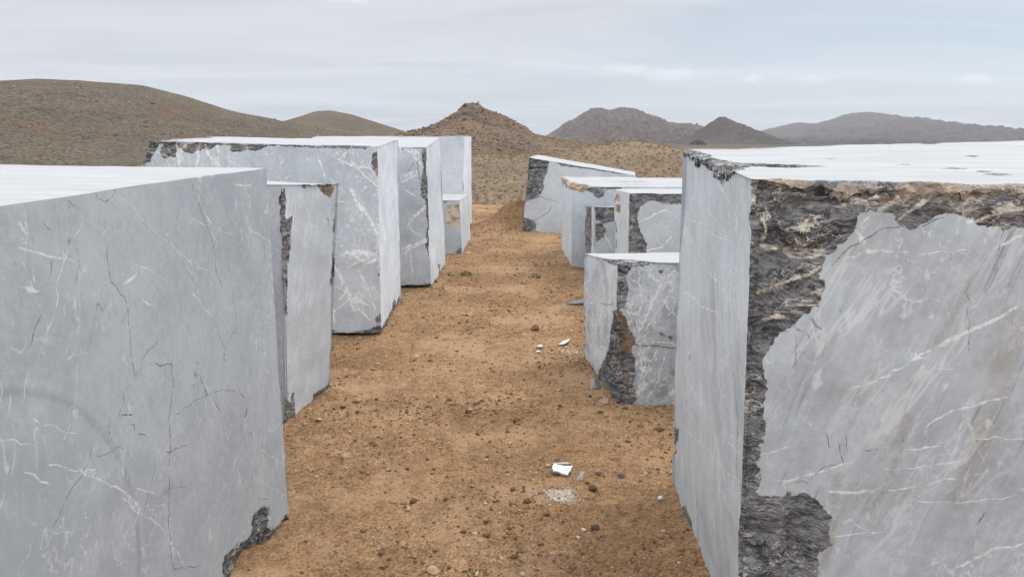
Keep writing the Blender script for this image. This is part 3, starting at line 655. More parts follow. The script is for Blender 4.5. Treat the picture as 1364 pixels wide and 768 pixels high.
   ('front',[(0.016,0.926),(0.228,0.926),(0.318,0.926),(0.322,0.733),(0.187,0.722),(0.108,0.711),(0.04,0.754)],0.04,0),
   ('front',[(0.033,0.711),(0.096,0.716),(0.154,0.646),(0.143,0.559),(0.042,0.498)],0.04,0.5),
   ('left',[(0.836,0.922),(0.215,0.925),(0.209,0.128),(0.786,0.02)],0.04,0),
  ],
  cracks=[
  ],
  veins=[
   ('front',[(0.143,0.581),(0.236,0.428)],0.012),
  ],
  stains=[
  ],
 ),
 'R5': dict(
c=[(0.75,9.4,-0.04),(0.725,9.4,1.03),(0.69,10.63,-0.05),(0.675,10.63,1.085),(2.75,9.3,-0.04),(2.75,9.3,1.045),(2.75,10.6,-0.05),(2.75,10.6,1.07)],
  chips=[
   ('top',[(0.5,0.32),(0.9,0.29000000000000004),(1.2,0.34),(0.8,0.37)],0.006,0.1),
   ('top',[(0.5,0.62),(0.9,0.59),(1.2,0.64),(0.8,0.67)],0.006,0.1),
   ('top',[(-0.1,1.4),(0.05,1.1),(0.06,0.8),(0.14,0.5),(0.22,0.35),(0.26,0.15),(0.3,-0.1),(-0.1,-0.1)],0.075,1.0,'bevel'),
   ('front',[(0.165,1.133),(0.627,1.132),(0.629,1.045),(0.543,1.058),(0.458,1.07),(0.41,0.958),(0.337,0.946),(0.275,1.021),(0.214,1.046)],0.05,0),
   ('left',[(1.558,1.055),(0.504,1.165),(0.583,0.989),(0.879,1.059),(1.009,0.966),(1.277,1.056)],0.02,0.9),
  ],
  cracks=[
  ],
  veins=[
  ],
  stains=[
  ],
 ),
 'R6': dict(
c=[(0.144,12.25,-0.02),(0.255,12.3,1.283),(0.25,13.5,-0.02),(0.442,13.6,1.287),(2.45,12.9,-0.35),(2.112,13.0,0.952),(2.5,13.9,-0.35),(2.27,13.9,0.958)],
  chips=[
   ('front',[(-0.171,1.37),(0.054,1.346),(0.412,1.32),(0.381,1.13),(0.315,0.992),(0.338,0.865),(0.243,0.691),(0.047,0.618),(0.02,0.55),(-0.138,0.514)],0.1,0),
   ('front',[(-0.2,0.44),(-0.03,0.42),(0.04,0.34),(0.17,0.31),(0.24,0.24),(0.22,0.13),(0.34,0.11),(0.48,0.09),(0.52,-0.1),(-0.2,-0.1)],0.12,0.05),
   ('front',[(0.411,1.343),(2.196,1.378),(2.186,1.343),(1.843,1.296),(1.36,1.297),(0.966,1.282),(0.659,1.271)],0.04,0),
  ],
  cracks=[
   ('front',[(0.259,0.709),(0.413,0.68),(0.584,0.662)],0.012),
   ('front',[(0.466,0.572),(0.419,0.468),(0.307,0.389),(0.168,0.291)],0.015),
  ],
  veins=[
  ],
  stains=[
  ],
 ),
}


def poly_sd(x, y, poly):
    """signed distance to a closed polygon, positive inside"""
    P = np.asarray(poly, float); Q = np.roll(P, -1, 0); best = np.full(x.shape, 1e9); inside = np.zeros(x.shape, bool)
    for (ax, ay), (bx, by) in zip(P, Q):
        dx, dy = bx - ax, by - ay; L = dx * dx + dy * dy + 1e-12
        t = np.clip(((x - ax) * dx + (y - ay) * dy) / L, 0, 1)
        best = np.minimum(best, (x - ax - t * dx) ** 2 + (y - ay - t * dy) ** 2)
        if abs(by - ay) > 1e-9:
            c = (ay > y) != (by > y); inside ^= c & (x < (bx - ax) * (y - ay) / (by - ay) + ax)
    return np.where(inside, 1, -1) * np.sqrt(best)
def line_fields(x, y, lines, cell, rng):
    s = np.full(x.shape, 50.0); u = np.full(x.shape, 9.0)
    for pl, wd in lines:
        pl = np.asarray(pl, float); pts = [pl[0]]
        for a, b in zip(pl[:-1], pl[1:]):
            n = max(1, int(np.hypot(*(b - a)) / .022))
            for k in range(1, n + 1): pts.append(a + (b - a) * k / n + (rng.normal(0, .0035, 2) if k < n else 0))
        pts = np.array(pts); mg = .03 + 2 * cell
        sel = np.where((x > pts[:, 0].min() - mg) & (x < pts[:, 0].max() + mg) & (y > pts[:, 1].min() - mg) & (y < pts[:, 1].max() + mg))[0]
        if not len(sel): continue
        X, Y = x[sel], y[sel]; bs = np.full(len(sel), 50.0); bu = np.full(len(sel), 1e9)
        for (ax, ay), (bx, by) in zip(pts[:-1], pts[1:]):
            dx, dy = bx - ax, by - ay; L = math.hypot(dx, dy) + 1e-9
            t = np.clip(((X - ax) * dx + (Y - ay) * dy) / L / L, 0, 1)
            d = np.hypot(X - ax - t * dx, Y - ay - t * dy); c = (dx * (Y - ay) - dy * (X - ax)) / L
            k = d < bu; bu = np.where(k, d, bu); bs = np.where(k, np.sign(c) * np.maximum(d, np.abs(c)), bs)
        un = bu / (1.5 * cell + wd); k = un < u[sel]
        s[sel] = np.where(k, np.clip(bs / (wd * .5), -50, 50), s[sel]); u[sel] = np.where(k, un, u[sel])
    return s, np.minimum(u, 9)

def make_block(key, cell, mat, seed, wear=1.0):
    S = BLOCKS[key]; A = np.array(S['c']).reshape(2, 2, 2, 3); rng = np.random.default_rng(seed)
    ln = lambda a, b: np.linalg.norm(a - b)
    W = np.mean([ln(A[1, j, k], A[0, j, k]) for j in (0, 1) for k in (0, 1)])
    D = np.mean([ln(A[i, 1, k], A[i, 0, k]) for i in (0, 1) for k in (0, 1)])
    H = np.mean([ln(A[i, j, 1], A[i, j, 0]) for i in (0, 1) for j in (0, 1)])
    n = np.array([max(4, int(round(v / cell))) for v in (W, D, H)]); Dm = np.array([W, D, H])
    quads = []; uvs = []
    for ax in range(3):
        o1, o2 = [a for a in range(3) if a != ax]
        g1, g2 = np.meshgrid(np.arange(n[o1]), np.arange(n[o2]), indexing='ij'); g1 = g1.ravel(); g2 = g2.ravel()
        for sd in (0, 1):
            q = np.zeros((len(g1), 4, 3), np.int64); q[:, :, ax] = n[ax] * sd
            for c, (da, db) in enumerate(((0, 0), (1, 0), (1, 1), (0, 1))): q[:, c, o1] = g1 + da; q[:, c, o2] = g2 + db
            flip = (sd == 0) ^ (ax == 1)
            if flip: q = q[:, ::-1]
            quads.append(q)
            uvs.append(np.stack([q[:, :, o1] / n[o1] * Dm[o1] + 20 * (0 if (ax, sd) == (0, 1) else 1 + ax * 2 + sd), q[:, :, o2] / n[o2] * Dm[o2]], -1))
    q = np.concatenate(quads); uv = np.concatenate(uvs)
    keyi = (q[..., 0] * (n[1] + 1) + q[..., 1]) * (n[2] + 1) + q[..., 2]
    u, inv_ = np.unique(keyi.ravel(), return_inverse=True); F = inv_.reshape(-1, 4)
    I = np.stack([u // ((n[1] + 1) * (n[2] + 1)), (u // (n[2] + 1)) % (n[1] + 1), u % (n[2] + 1)], 1)
    P = I / n * Dm; P0 = P.copy(); Sd = P + np.array([seed * 7.1, seed * 3.3, seed * 5.7])
    FACE = {'left': (0, 0, 1, 2), 'right': (0, 1, 1, 2), 'front': (1, 0, 0, 2), 'back': (1, 1, 0, 2), 'bottom': (2, 0, 0, 1), 'top': (2, 1, 0, 1)}
    depth_of = lambda f: P[:, FACE[f][0]] if FACE[f][1] == 0 else Dm[FACE[f][0]] - P[:, FACE[f][0]]
    def set_depth(f, d):
        a, s = FACE[f][:2]; P[:, a] = d if s == 0 else Dm[a] - d
    # slight undulation of the sawn faces
    for i, f in enumerate(('left', 'right', 'front', 'back', 'top')):
        d = depth_of(f); on = d < 1e-6
        und = .35 * wear * .022 * (vnoise(Sd * 1.3, 40 + i) + 1) + wear * .008 * (vnoise(Sd * 3.7, 60 + i) + 1) + wear * .004 * (vnoise(Sd * 9, 50 + i) + 1)
        set_depth(f, np.where(on, und * (.5 if f == 'top' else 1), d))
    # bruised arrises
    wr = np.zeros(len(P)); nb = vnoise(Sd * 5, 77) * .6 + vnoise(Sd * 19, 78) * .4
    cw = wear * (.009 + .016 * np.clip(nb + .2, 0, 1) + .13 * np.clip(nb - .26, 0, 1))
    names = list(FACE)
    for i in range(6):
        for j in range(i + 1, 6):
            if FACE[names[i]][0] == FACE[names[j]][0]: continue
            a, b = depth_of(names[i]), depth_of(names[j]); t = cw - (a + b); k = t > 0
            set_depth(names[i], np.where(k, a + t / 2, a)); set_depth(names[j], np.where(k, b + t / 2, b))
            wr = np.maximum(wr, np.where(k, np.clip(t / .012, 0, 1), 0))
    # broken corners and edges: cut down to an uneven natural fracture
    chip = np.where(wr > 0, cw - .030, -.3); chip = np.where(wr > .2, chip, -.3); tan = np.zeros(len(P))
    n1 = fbm(Sd * 6, 3, 5); n2 = fbm(Sd * 24, 3, 9); n3 = fbm(Sd * 70, 2, 10)
    rg = ridged(Sd @ np.array([[.97, 0, .24], [0, 1, 0], [-.24, 0, .97]]).T * np.array([2.4, 2.4, 8.0]), 5, 21); fc = np.abs(vnoise(Sd * 11, 31)) + .5 * np.abs(vnoise(Sd * 27, 32))
    for f, poly, dep, tn, *prof in S['chips']:
        a, sd_, o1, o2 = FACE[f]; pa = np.array(poly); size = math.sqrt(abs(np.ptp(pa[:, 0]) * np.ptp(pa[:, 1]))) + 1e-6
        amp = min(1.0, size / .35)
        sd = poly_sd(P0[:, o1], P0[:, o2], poly) + amp * (.016 * n1 + .014 * n2 + .012 * n3)
        d0 = depth_of(f)
        sp = np.clip(sd, 0, None)
        dd = np.where(sd > 0, dep * (.16 + .84 * (1 - np.exp(-sp / (.5 * dep + .012)))) * np.clip(.40 + .75 * rg - .38 * fc + .30 * n1 + .18 * n3, .10, 1.6), 0)
        if prof:                                     # a bruised edge that slopes away
            dd = np.where(sd > 0, np.minimum(dep, sp * ((.95 if dep > .2 else .55) + .5 * n2)) * (.75 + .5 * n1 + .35 * n3) + .003, 0)
        dorig = P0[:, a] if sd_ == 0 else Dm[a] - P0[:, a]
        val = np.where(dorig < 1e-6, sd, np.minimum(sd, dd - d0))
        mv = (sd > 0) & (dd > d0); set_depth(f, np.where(mv, dd, d0))
        tan = np.where((val > chip) | (val > 0), np.where(val > -.01, np.maximum(tn, tan * (val < .03)), tan), tan)
        chip = np.maximum(chip, val)
    flds = {}
    for nm in ('crack', 'vein', 'stain'):
        s = np.full(len(P), 50.0); uu = np.full(len(P), 9.0)
        for f in ('left', 'right', 'front', 'top'):
            ls = [(l[1], l[2]) for l in S[nm + 's'] if l[0] == f]
            if not ls: continue
            a, sd_, o1, o2 = FACE[f]; on = np.where(P0[:, a] == (0 if sd_ == 0 else Dm[a]))[0]
            s[on], uu[on] = line_fields(P0[on, o1], P0[on, o2], ls, cell, rng)
        flds[nm + '_side'] = s; flds[nm + '_near'] = uu
    a_, b_, c_ = (P / Dm).T
    V = 0
    for i, wa in ((0, 1 - a_), (1, a_)):
        for j, wb in ((0, 1 - b_), (1, b_)):
            for k, wc in ((0, 1 - c_), (1, c_)): V = V + (wa * wb * wc)[:, None] * A[i, j, k]
    topf = ((I[:, 2] == n[2]) & (chip < .004)).astype(float)
    loc = A[:, :, 0].reshape(4, 3).mean(0); loc[2] = 0
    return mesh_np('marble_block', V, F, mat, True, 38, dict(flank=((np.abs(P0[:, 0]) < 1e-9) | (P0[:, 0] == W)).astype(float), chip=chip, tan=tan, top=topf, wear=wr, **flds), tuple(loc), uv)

# ---------------------------------------------------------------- ground
def bump2(x, y, cx, cy, sx, sy): return np.exp(-((x - cx) / sx) ** 2 - ((y - cy) / sy) ** 2)
def yard_mask(x, y):
    p = np.stack([x * .35, y * .35, 0 * x], 1); e = 1.0 * vnoise(p, 3)
    return sstep(17.6 + .35 * e - y, -2.2, .3) * sstep(11 + e - np.abs(x), -4, 0) * sstep(y + 14, -3, 0)
def ground_z(x, y, fine=True):
    ym = yard_mask(x, y); p = np.stack([x, y, 0 * x], 1)
    far = -4.6 + .8 * vnoise(p * .012, 11) + .25 * vnoise(p * .06, 12) + .10 * vnoise(p * .3, 13)
    far = far + 4.3 * bump2(x, y, 19.0, 118, 12.5, 34) + 1.2 * bump2(x, y, 2, 150, 30, 50)
    far = far - .0195 * np.clip(np.hypot(x, y) - 260, 0, None)
    near = .022 * fbm(p * 1.1, 3, 15)
    if fine: near = near + .010 * fbm(p * 5.5, 3, 16) + .0105 * fbm(p * 21, 3, 17) + .0035 * vnoise(p * 62, 18)
    near = near + .09 * bump2(x, y, -1.12, 2.35, .22, .55) + .05 * bump2(x, y, .83, 2.6, .2, .7) + .01 * bump2(x, y, -1.25, 4.6, .2, .5)
    near = near + .05 * bump2(x, y, .72, 10.2, .3, 1.0) + .03 * bump2(x, y, .3, 3.35, .28, .22)
    lump = fbm(p * 2.3, 3, 19)
    near = near + (.50 + .26 * lump) * bump2(x, y, .06, 13.1, .52, .55) + .03 * bump2(x, y, -.3, 11.8, .5, 1.0) + .02 * bump2(x, y, 1.2, 11.4, .9, .8)
    return far + (near - far) * ym
def axis(parts):
    r = [np.linspace(a, b, n, endpoint=False) for a, b, n in parts]; return np.concatenate(r + [[parts[-1][1]]])
gx = axis([(-4200, -600, 14), (-600, -60, 30), (-60, -8, 40), (-8, -1.8, 60), (-1.8, 1.5, 230), (1.5, 8, 65), (8, 60, 80), (60, 600, 40), (600, 4200, 14)])
gy = axis([(-60, -2, 12), (-2, 1.5, 30), (1.5, 8, 430), (8, 19, 330), (19, 40, 70), (40, 160, 120), (160, 600, 60), (600, 4300, 24)])
GX, GY = np.meshgrid(gx, gy, indexing='ij'); vx, vy = GX.ravel(), GY.ravel()
idx = np.arange(len(vx)).reshape(GX.shape)
gf = np.stack([idx[:-1, :-1].ravel(), idx[1:, :-1].ravel(), idx[1:, 1:].ravel(), idx[:-1, 1:].ravel()], 1)

gm, t = new_mat('dirt')
pos = t.n('ShaderNodeTexCoord').outputs['Object']
yd = t.attr('yard')
n1 = t.noise(pos, 1.3, 5, .6); n2 = t.noise(pos, 11, 6, .7); n3 = t.noise(pos, 85, 4, .7); n0 = t.noise(pos, .45, 3)
vor = t.n('ShaderNodeTexVoronoi', {'Vector': pos, 'Scale': 95.0, 'Randomness': 1.0})
vor2 = t.n('ShaderNodeTexVoronoi', {'Vector': pos, 'Scale': 38.0, 'Randomness': 1.0})
mixv = t.m('ADD', t.m('MULTIPLY', n1, .35), t.m('ADD', t.m('MULTIPLY', n2, .40), t.m('MULTIPLY', n3, .25)))
base = t.mix(t.step(mixv, .36, .62), (.205, .116, .059), (.415, .263, .149))
base = t.mix(t.step(n0, .38, .60, 0, .55), base, (.245, .145, .075))
clump = t.m('MULTIPLY', t.step(t.noise(pos, 2.1, 5, .68), .47, .62), t.step(n3, .42, .58))
base = t.mix(t.m('MULTIPLY', clump, .55), base, (.130, .080, .045))
spk = t.noise(pos, 75, 4, .85); spk2 = t.noise(pos, 27, 4, .75)
base = t.v('SCALE', base, t.m('MULTIPLY', t.step(spk, .36, .62, .58, 1.32), t.step(spk2, .34, .60, .76, 1.16)))
smooth_sand = t.m('MULTIPLY', t.step(t.noise(pos, 1.15, 6, .66), .485, .62), .68)
base = t.mix(smooth_sand, base, t.mix(t.noise(pos, 60, 3), (.395, .250, .145), (.48, .320, .193)))
cr = t.n('ShaderNodeSeparateColor', {0: vor.outputs['Color']})
peb = t.m('MULTIPLY', t.step(vor.outputs['Distance'], .45, .30), t.step(cr.outputs[0], .70, .74))
pcol = t.mix(cr.outputs[1], (.07, .04, .025), (.40, .285, .18))
base = t.mix(t.m('MULTIPLY', peb, .8), base, pcol)
cr2 = t.n('ShaderNodeSeparateColor', {0: vor2.outputs['Color']})
peb2 = t.m('MULTIPLY', t.step(vor2.outputs['Distance'], .36, .26), t.step(cr2.outputs[0], .86, .88))
base = t.mix(t.m('MULTIPLY', peb2, .8), base, t.mix(cr2.outputs[1], (.08, .05, .035), (.36, .27, .19)))
# crushed white stone ground into the dirt
dd = t.v('LENGTH', t.v('MULTIPLY', t.v('SUBTRACT', pos, (.235, 3.31, 0)), (1.0, 1.25, 0)))
pw = t.step(t.m('ADD', dd, t.m('MULTIPLY', t.m('SUBTRACT', t.noise(pos, 40, 4, .7), .5), .16)), .085, .03, 0, .8)
base = t.mix(pw, base, (.58, .535, .475))
dd2 = t.v('LENGTH', t.v('MULTIPLY', t.v('SUBTRACT', pos, (.455, 5.75, 0)), (1.0, .9, 0)))
base = t.mix(t.step(t.m('ADD', dd2, t.m('MULTIPLY', t.m('SUBTRACT', t.noise(pos, 30, 4, .7), .5), .16)), .09, .03, 0, .6), base, (.50, .38, .27))
# open steppe beyond the yard
s1 = t.noise(pos, .05, 4, .6); s2 = t.noise(pos, .55, 5, .65); s3 = t.noise(pos, 2.4, 4, .65)
st = t.mix(t.step(s1, .38, .62), (.150, .112, .074), (.195, .142, .092))
st = t.mix(t.step(t.m('ADD', t.m('MULTIPLY', s2, .25), t.m('MULTIPLY', s3, .75)), .44, .62, 0, .45), st, (.105, .082, .056))
st = t.mix(t.step(t.noise(pos, .9, 3), .62, .68, 0, .5), st, (.31, .24, .165))
far_ = t.step(t.n('ShaderNodeSeparateXYZ', {0: pos}).outputs[1], 150, 340)
st = t.mix(far_, st, (.085, .073, .064))
gcol = t.mix(yd, st, base)
hg = t.m('ADD', t.m('MULTIPLY', spk, .010), t.m('MULTIPLY', n2, .014))
hg = t.m('ADD', hg, t.m('ADD', t.m('MULTIPLY', peb, .004), t.m('MULTIPLY', peb2, .008)))
gb = t.n('ShaderNodeBump', {'Strength': .85, 'Distance': 1.0, 'Height': hg})
finish(t, gcol, .95, gb.outputs[0], .12)
ground = mesh_np('ground', np.stack([vx, vy, ground_z(vx, vy)], 1), gf, gm, True, None, dict(yard=yard_mask(vx, vy)))
tag(ground, kind='structure')

# ---------------------------------------------------------------- hills and far mountains
def hill_mat(name, lo, hi, spot, pale, sc, ochre=None):
    m, t = new_mat(name); p = t.n('ShaderNodeTexCoord').outputs['Object']
    a = t.noise(p, .018 * sc, 5, .6); b = t.noise(p, .16 * sc, 6, .7); c = t.noise(p, .55 * sc, 5, .7)
    col = t.mix(t.step(t.m('ADD', t.m('MULTIPLY', a, .5), t.m('MULTIPLY', b, .5)), .40, .60), lo, hi)
    if ochre: col = t.mix(t.step(t.noise(t.mapv(p, (1, 1, 2.5)), .03 * sc, 4, .6), .50, .64, 0, .75), col, ochre)
    c2 = t.noise(p, 1.1 * sc, 4, .7)
    col = t.v('SCALE', col, t.m('MULTIPLY', t.step(c2, .36, .64, .66, 1.34), t.step(c, .34, .66, .72, 1.24)))
    col = t.mix(t.step(c, .56, .64, 0, .6), col, spot)
    d = t.m('MULTIPLY', t.step(t.noise(p, .8 * sc, 4, .6), .56, .66), t.step(t.noise(p, .035 * sc, 4), .44, .62))
    col = t.mix(t.m('MULTIPLY', d, .7), col, pale)
    bp = t.n('ShaderNodeBump', {'Strength': .8, 'Distance': 1.0, 'Height': t.m('MULTIPLY', t.m('ADD', b, t.m('MULTIPLY', c, .6)), 2.2 / sc)})
    finish(t, col, .95, bp.outputs[0], .1); return m
def make_hill(name, crest, y0, front, back, mat, rough=.06, nx=260, ny=150, seed=1, crag=0.0, z0=-6.0, power=1.15, skew=0.0):
    """crest: list of (x, z) along the ridge line, which runs across the valley at distance y0"""
    cx, cz = np.array(crest).T
    X = np.linspace(cx[0], cx[-1], nx); T = np.concatenate([np.linspace(-1, 0, ny, endpoint=False), np.linspace(0, 1, ny // 4)])
    h = np.interp(X, cx, cz)
    k = max(3, nx // 60); ker = np.ones(k) / k; h = np.convolve(np.pad(h, k // 2 + 1, mode='edge'), ker, 'same')[k // 2 + 1:-(k // 2 + 1)]
    XX, TT = np.meshgrid(X, T, indexing='ij'); hh = np.repeat(h[:, None], len(T), 1)
    L = cz.max() - z0
    wob = .10 * vnoise(np.stack([X / L * .6, 0 * X, 0 * X + seed], 1), seed)
    YY = y0 + np.where(TT < 0, TT * front, TT * back) + (wob * L * 1.5)[:, None] + skew * (XX - XX.mean())
    fall = (1 - np.abs(TT)) ** power
    p = np.stack([XX.ravel() / L, YY.ravel() / L, np.full(XX.size, seed * 1.7)], 1)
    g = (ridged(p * 1.6, 6, seed) - .55).reshape(XX.shape); g2 = fbm(p * 7, 5, seed + 30, .6).reshape(XX.shape)
    mid = 4 * fall * (1 - fall) * .8 + .12
    Z = z0 + (hh - z0) * fall + L * rough * (g * mid * 1.6 + g2 * (.25 * mid + .06)) * np.clip((hh - z0) / L * 2.0, .15, 1)
    if crag > 0:
        g3 = (np.abs(vnoise(p * 14, seed + 50)) + .6 * np.abs(vnoise(p * 31, seed + 51))).reshape(XX.shape)
        Z = Z + L * crag * g3 * sstep(fall, .25, .9)
    idx = np.arange(XX.size).reshape(XX.shape)
    f = np.stack([idx[:-1, :-1].ravel(), idx[1:, :-1].ravel(), idx[1:, 1:].ravel(), idx[:-1, 1:].ravel()], 1)
    o = mesh_np(name, np.stack([XX.ravel(), YY.ravel(), Z.ravel()], 1), f, mat, True); tag(o, kind='structure'); return o
hm_0 = hill_mat('hill_scrub', (.090, .076, .055), (.126, .104, .076), (.058, .048, .035), (.20, .185, .16), 1.25, (.132, .090, .058))
make_hill('hill', [(-345.2, -3.53), (-290.4, 4.23), (-230.7, 13.16), (-177.8, 17.46), (-164.7, 18.21), (-151.7, 17.71), (-128.4, 16.2), (-113.1, 12.15), (-100.4, 7.82), (-79.6, 3.71), (-63.9, 0.62), (-48.2, -2.49), (-32.4, -4.05)], 270, 190, 150, hm_0, rough=0.05, seed=3, nx=420, ny=300, z0=-6.5, power=0.92)
make_hill('hill', [(-254.6, -11.15), (-206.9, -3.07), (-176.9, 6.69), (-153.0, 14.1), (-141.3, 14.66), (-124.0, 11.25), (-100.8, 3.82), (-80.5, -2.49), (-48.3, -9.99), (-24.8, -11.73)], 600, 230, 200, hm_0, rough=0.05, seed=5, z0=-12, power=1.0)
hm_2 = hill_mat('hill_rocky', (.142, .100, .070), (.198, .136, .090), (.078, .060, .048), (.31, .245, .18), 1.6, (.088, .064, .055))
make_hill('hill', [(-74.3, -5.86), (-59.5, -4.12), (-41.7, -0.95), (-32.9, 1.07), (-25.5, 4.5), (-22.8, 6.22), (-20.4, 8.21), (-17.5, 10.19), (-13.7, 10.19), (-9.9, 7.92), (-2.0, 5.36), (5.3, 1.07), (8.8, -1.52), (15.6, -2.96), (28.9, -4.99), (49.6, -7.02)], 300, 165, 120, hm_2, rough=0.09, seed=7, crag=0.06, nx=520, ny=320, z0=-7)
hm_3 = hill_mat('mountain_rock', (.092, .069, .062), (.138, .104, .092), (.066, .051, .046), (.18, .15, .125), .14)
make_hill('mountain', [(-78.4, -35.43), (14.9, -31.77), (80.1, -24.45), (144.6, 19.19), (199.6, 49.84), (218.0, 49.84), (240.4, 42.65), (273.4, 51.64), (303.1, 46.25), (329.4, 35.44), (367.1, 19.19), (395.2, 13.76), (426.8, 11.94), (445.6, 6.5), (472.3, -6.22), (518.0, -24.45), (611.9, -35.43)], 1900, 620, 500, hm_3, rough=0.24, crag=0.02, seed=11, nx=420, ny=260, z0=-37, power=1.25)
hm_4 = hill_mat('mountain_dark', (.058, .050, .047), (.088, .075, .068), (.042, .037, .036), (.19, .165, .145), .35)
make_hill('mountain', [(233.4, -25.2), (274.3, -17.11), (293.8, -6.73), (308.4, 5.9), (316.2, 11.62), (323.0, 16.19), (331.2, 16.19), (343.7, 3.61), (362.3, -12.49), (379.4, -21.73), (422.2, -26.36)], 1200, 420, 200, hm_4, rough=0.08, seed=13, crag=0.06, z0=-25, power=1.25)
hm_5 = hill_mat('mountain_far', (.050, .044, .045), (.074, .064, .062), (.038, .034, .036), (.13, .115, .11), .2)
make_hill('mountain', [(641.3, -56.46), (899.7, -43.76), (1027.9, -24.74), (1186.5, 13.16), (1224.5, 22.6), (1283.0, 16.31), (1321.1, 22.6), (1378.0, 35.18), (1424.6, 54.0), (1471.9, 63.4), (1552.2, 63.4), (1634.3, 47.73), (1701.7, 19.46), (1768.7, -2.61), (1866.7, -12.09), (1964.0, -15.25), (2027.3, -5.77), (2091.5, -2.61), (2157.8, -15.25), (2320.3, -21.57), (2646.1, -37.41), (3297.2, -56.46)], 3300, 1900, 600, hm_5, rough=0.2, crag=0.015, seed=17, nx=460, ny=220, z0=-64, power=1.3)
make_hill('hill', [(96.2, -8.09), (98.1, -6.47), (100.6, -5.25), (103.0, -5.05), (105.6, -6.06), (108.1, -8.09)], 420, 14, 12, hm_5, rough=0.1, seed=19, nx=60, ny=50, z0=-9.5)


# ---------------------------------------------------------------- marble blocks, two rows
GRP = 'sawn marble blocks lined up in two rows'
# wear scales the bruises on the arrises and the waviness of the faces
def block(key, cell, seed, label, wear=1.0, **kw):
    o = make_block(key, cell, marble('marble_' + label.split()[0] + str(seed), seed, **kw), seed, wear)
    return tag(o, label, 'marble block', GRP)
block('L1', .009, 1, 'broad grey block filling the left foreground, with long dark cracks and faint saw arcs', wear=.45, tone=.69, veins=.5, arcs=((1.077, .68), .17), cracks=.5, topdirt=.3, web=.10, lines=.5)
block('L2', .010, 2, 'narrow pale block behind the broad cracked one, dark broken strip down its near edge', tone=.92, veins=.6, diag=20, diag_amt=.5, cracks=1.1, warm=.35, topdirt=.1, web=.2)
block('L3', .014, 3, 'wide white veined block, third in the left row, ochre stain at its top right corner', tone=1.16, veins=1.35, cracks=.6, streak=(0, 24, .12), web=.95)
block('L4', .016, 4, 'tall grey block behind the wide veined one, dark broken seam down its front edge', tone=1.08, veins=1.0, cracks=.5, streak=(0, 24, .12), web=.55)
block('L5', .022, 5, 'farthest plain pale block of the left row, standing behind the little block', tone=1.3, veins=.6, cracks=.4, web=.35)
block('L6', .016, 6, 'smallest block of the left row, knee high with a rough cream patch on its front', tone=1.1, veins=.6, cracks=.5)
block('R1', .0085, 7, 'huge block filling the right foreground, dark broken rock down its corner, tan rough top edge', tone=.93, veins=.8, diag=30, diag_amt=.5, cracks=.55, streak=(18, 30, .36), stain=.5, topdirt=.75, web=.30, lines=.65)
block('R2', .010, 8, 'low speckled block beside the huge right one, brown broken corner and three small holes', tone=1.0, veins=1.5, cracks=.8, mottle=.38, streak=(0, 26, .14), web=1.0, lines=.75, tans=((.10, .062, .042), (.30, .205, .135)))
block('R3', .015, 9, 'upright block behind the low speckled one, with rusty drill marks down its left edge', tone=1.04, veins=.7, cracks=.4, web=.35)
block('R4', .016, 10, 'short narrow block half hidden between two taller ones, rough dark patches on its front', tone=1.0, veins=.6, cracks=.4)
block('R5', .018, 11, 'long flat topped block with a pinkish broken upper left corner', tone=1.08, veins=.6, cracks=.4, topdirt=.7, web=.25)
block('R6', .020, 12, 'tilted block at the far end of the right row, sunk in a dirt mound', tone=1.05, veins=.5, cracks=.4)

# ---------------------------------------------------------------- loose stones
ICO = None
def ico():
    g = (1 + 5 ** .5) / 2
    v = np.array([(-1, g, 0), (1, g, 0), (-1, -g, 0), (1, -g, 0), (0, -1, g), (0, 1, g), (0, -1, -g), (0, 1, -g), (g, 0, -1), (g, 0, 1), (-g, 0, -1), (-g, 0, 1)]) / math.hypot(1, g)
    f = np.array([(0, 11, 5), (0, 5, 1), (0, 1, 7), (0, 7, 10), (0, 10, 11), (1, 5, 9), (5, 11, 4), (11, 10, 2), (10, 7, 6), (7, 1, 8), (3, 9, 4), (3, 4, 2), (3, 2, 6), (3, 6, 8), (3, 8, 9), (4, 9, 5), (2, 4, 11), (6, 2, 10), (8, 6, 7), (9, 8, 1)])
    return v, f
IV, IF = ico()
def subdiv(v, f):
    v = [tuple(x) for x in v]; mid = {}
    def mp(a, b):
        k = (min(a, b), max(a, b))
        if k not in mid:
            m = np.array(v[a]) + np.array(v[b]); v.append(tuple(m / np.linalg.norm(m))); mid[k] = len(v) - 1
        return mid[k]
    out = []
    for a, b, c in f:
        ab, bc, ca = mp(a, b), mp(b, c), mp(c, a); out += [(a, ab, ca), (b, bc, ab), (c, ca, bc), (ab, bc, ca)]
    return np.array(v), np.array(out)
SV, SF = subdiv(*subdiv(IV, IF)); SV2, SF2 = subdiv(SV, SF)
def cloud_of_stones(name, x, y, size, tint, mat, seed, flat=.65, lift=.25):
    """one mesh of many small angular stones resting on the ground"""
    rng = np.random.default_rng(seed); n = len(x); z = ground_z(x, y)
    jit = 1 + rng.uniform(-.38, .38, (n, 12, 1)); v = IV[None] * jit
    sc = np.stack([rng.uniform(.7, 1.3, n), rng.uniform(.7, 1.3, n), rng.uniform(.6, 1.2, n) * flat], 1)
    v = v * sc[:, None, :] * size[:, None, None]
    a = rng.uniform(0, 6.28, n); ca, sa = np.cos(a)[:, None], np.sin(a)[:, None]
    v = np.stack([v[..., 0] * ca - v[..., 1] * sa, v[..., 0] * sa + v[..., 1] * ca, v[..., 2]], -1)
    v += np.stack([x, y, z + size * flat * lift], 1)[:, None, :]
    f = (IF[None] + 12 * np.arange(n)[:, None, None]).reshape(-1, 3)
    return mesh_np(name, v.reshape(-1, 3), f, mat, False, None, dict(tint=np.repeat(tint, 12)))
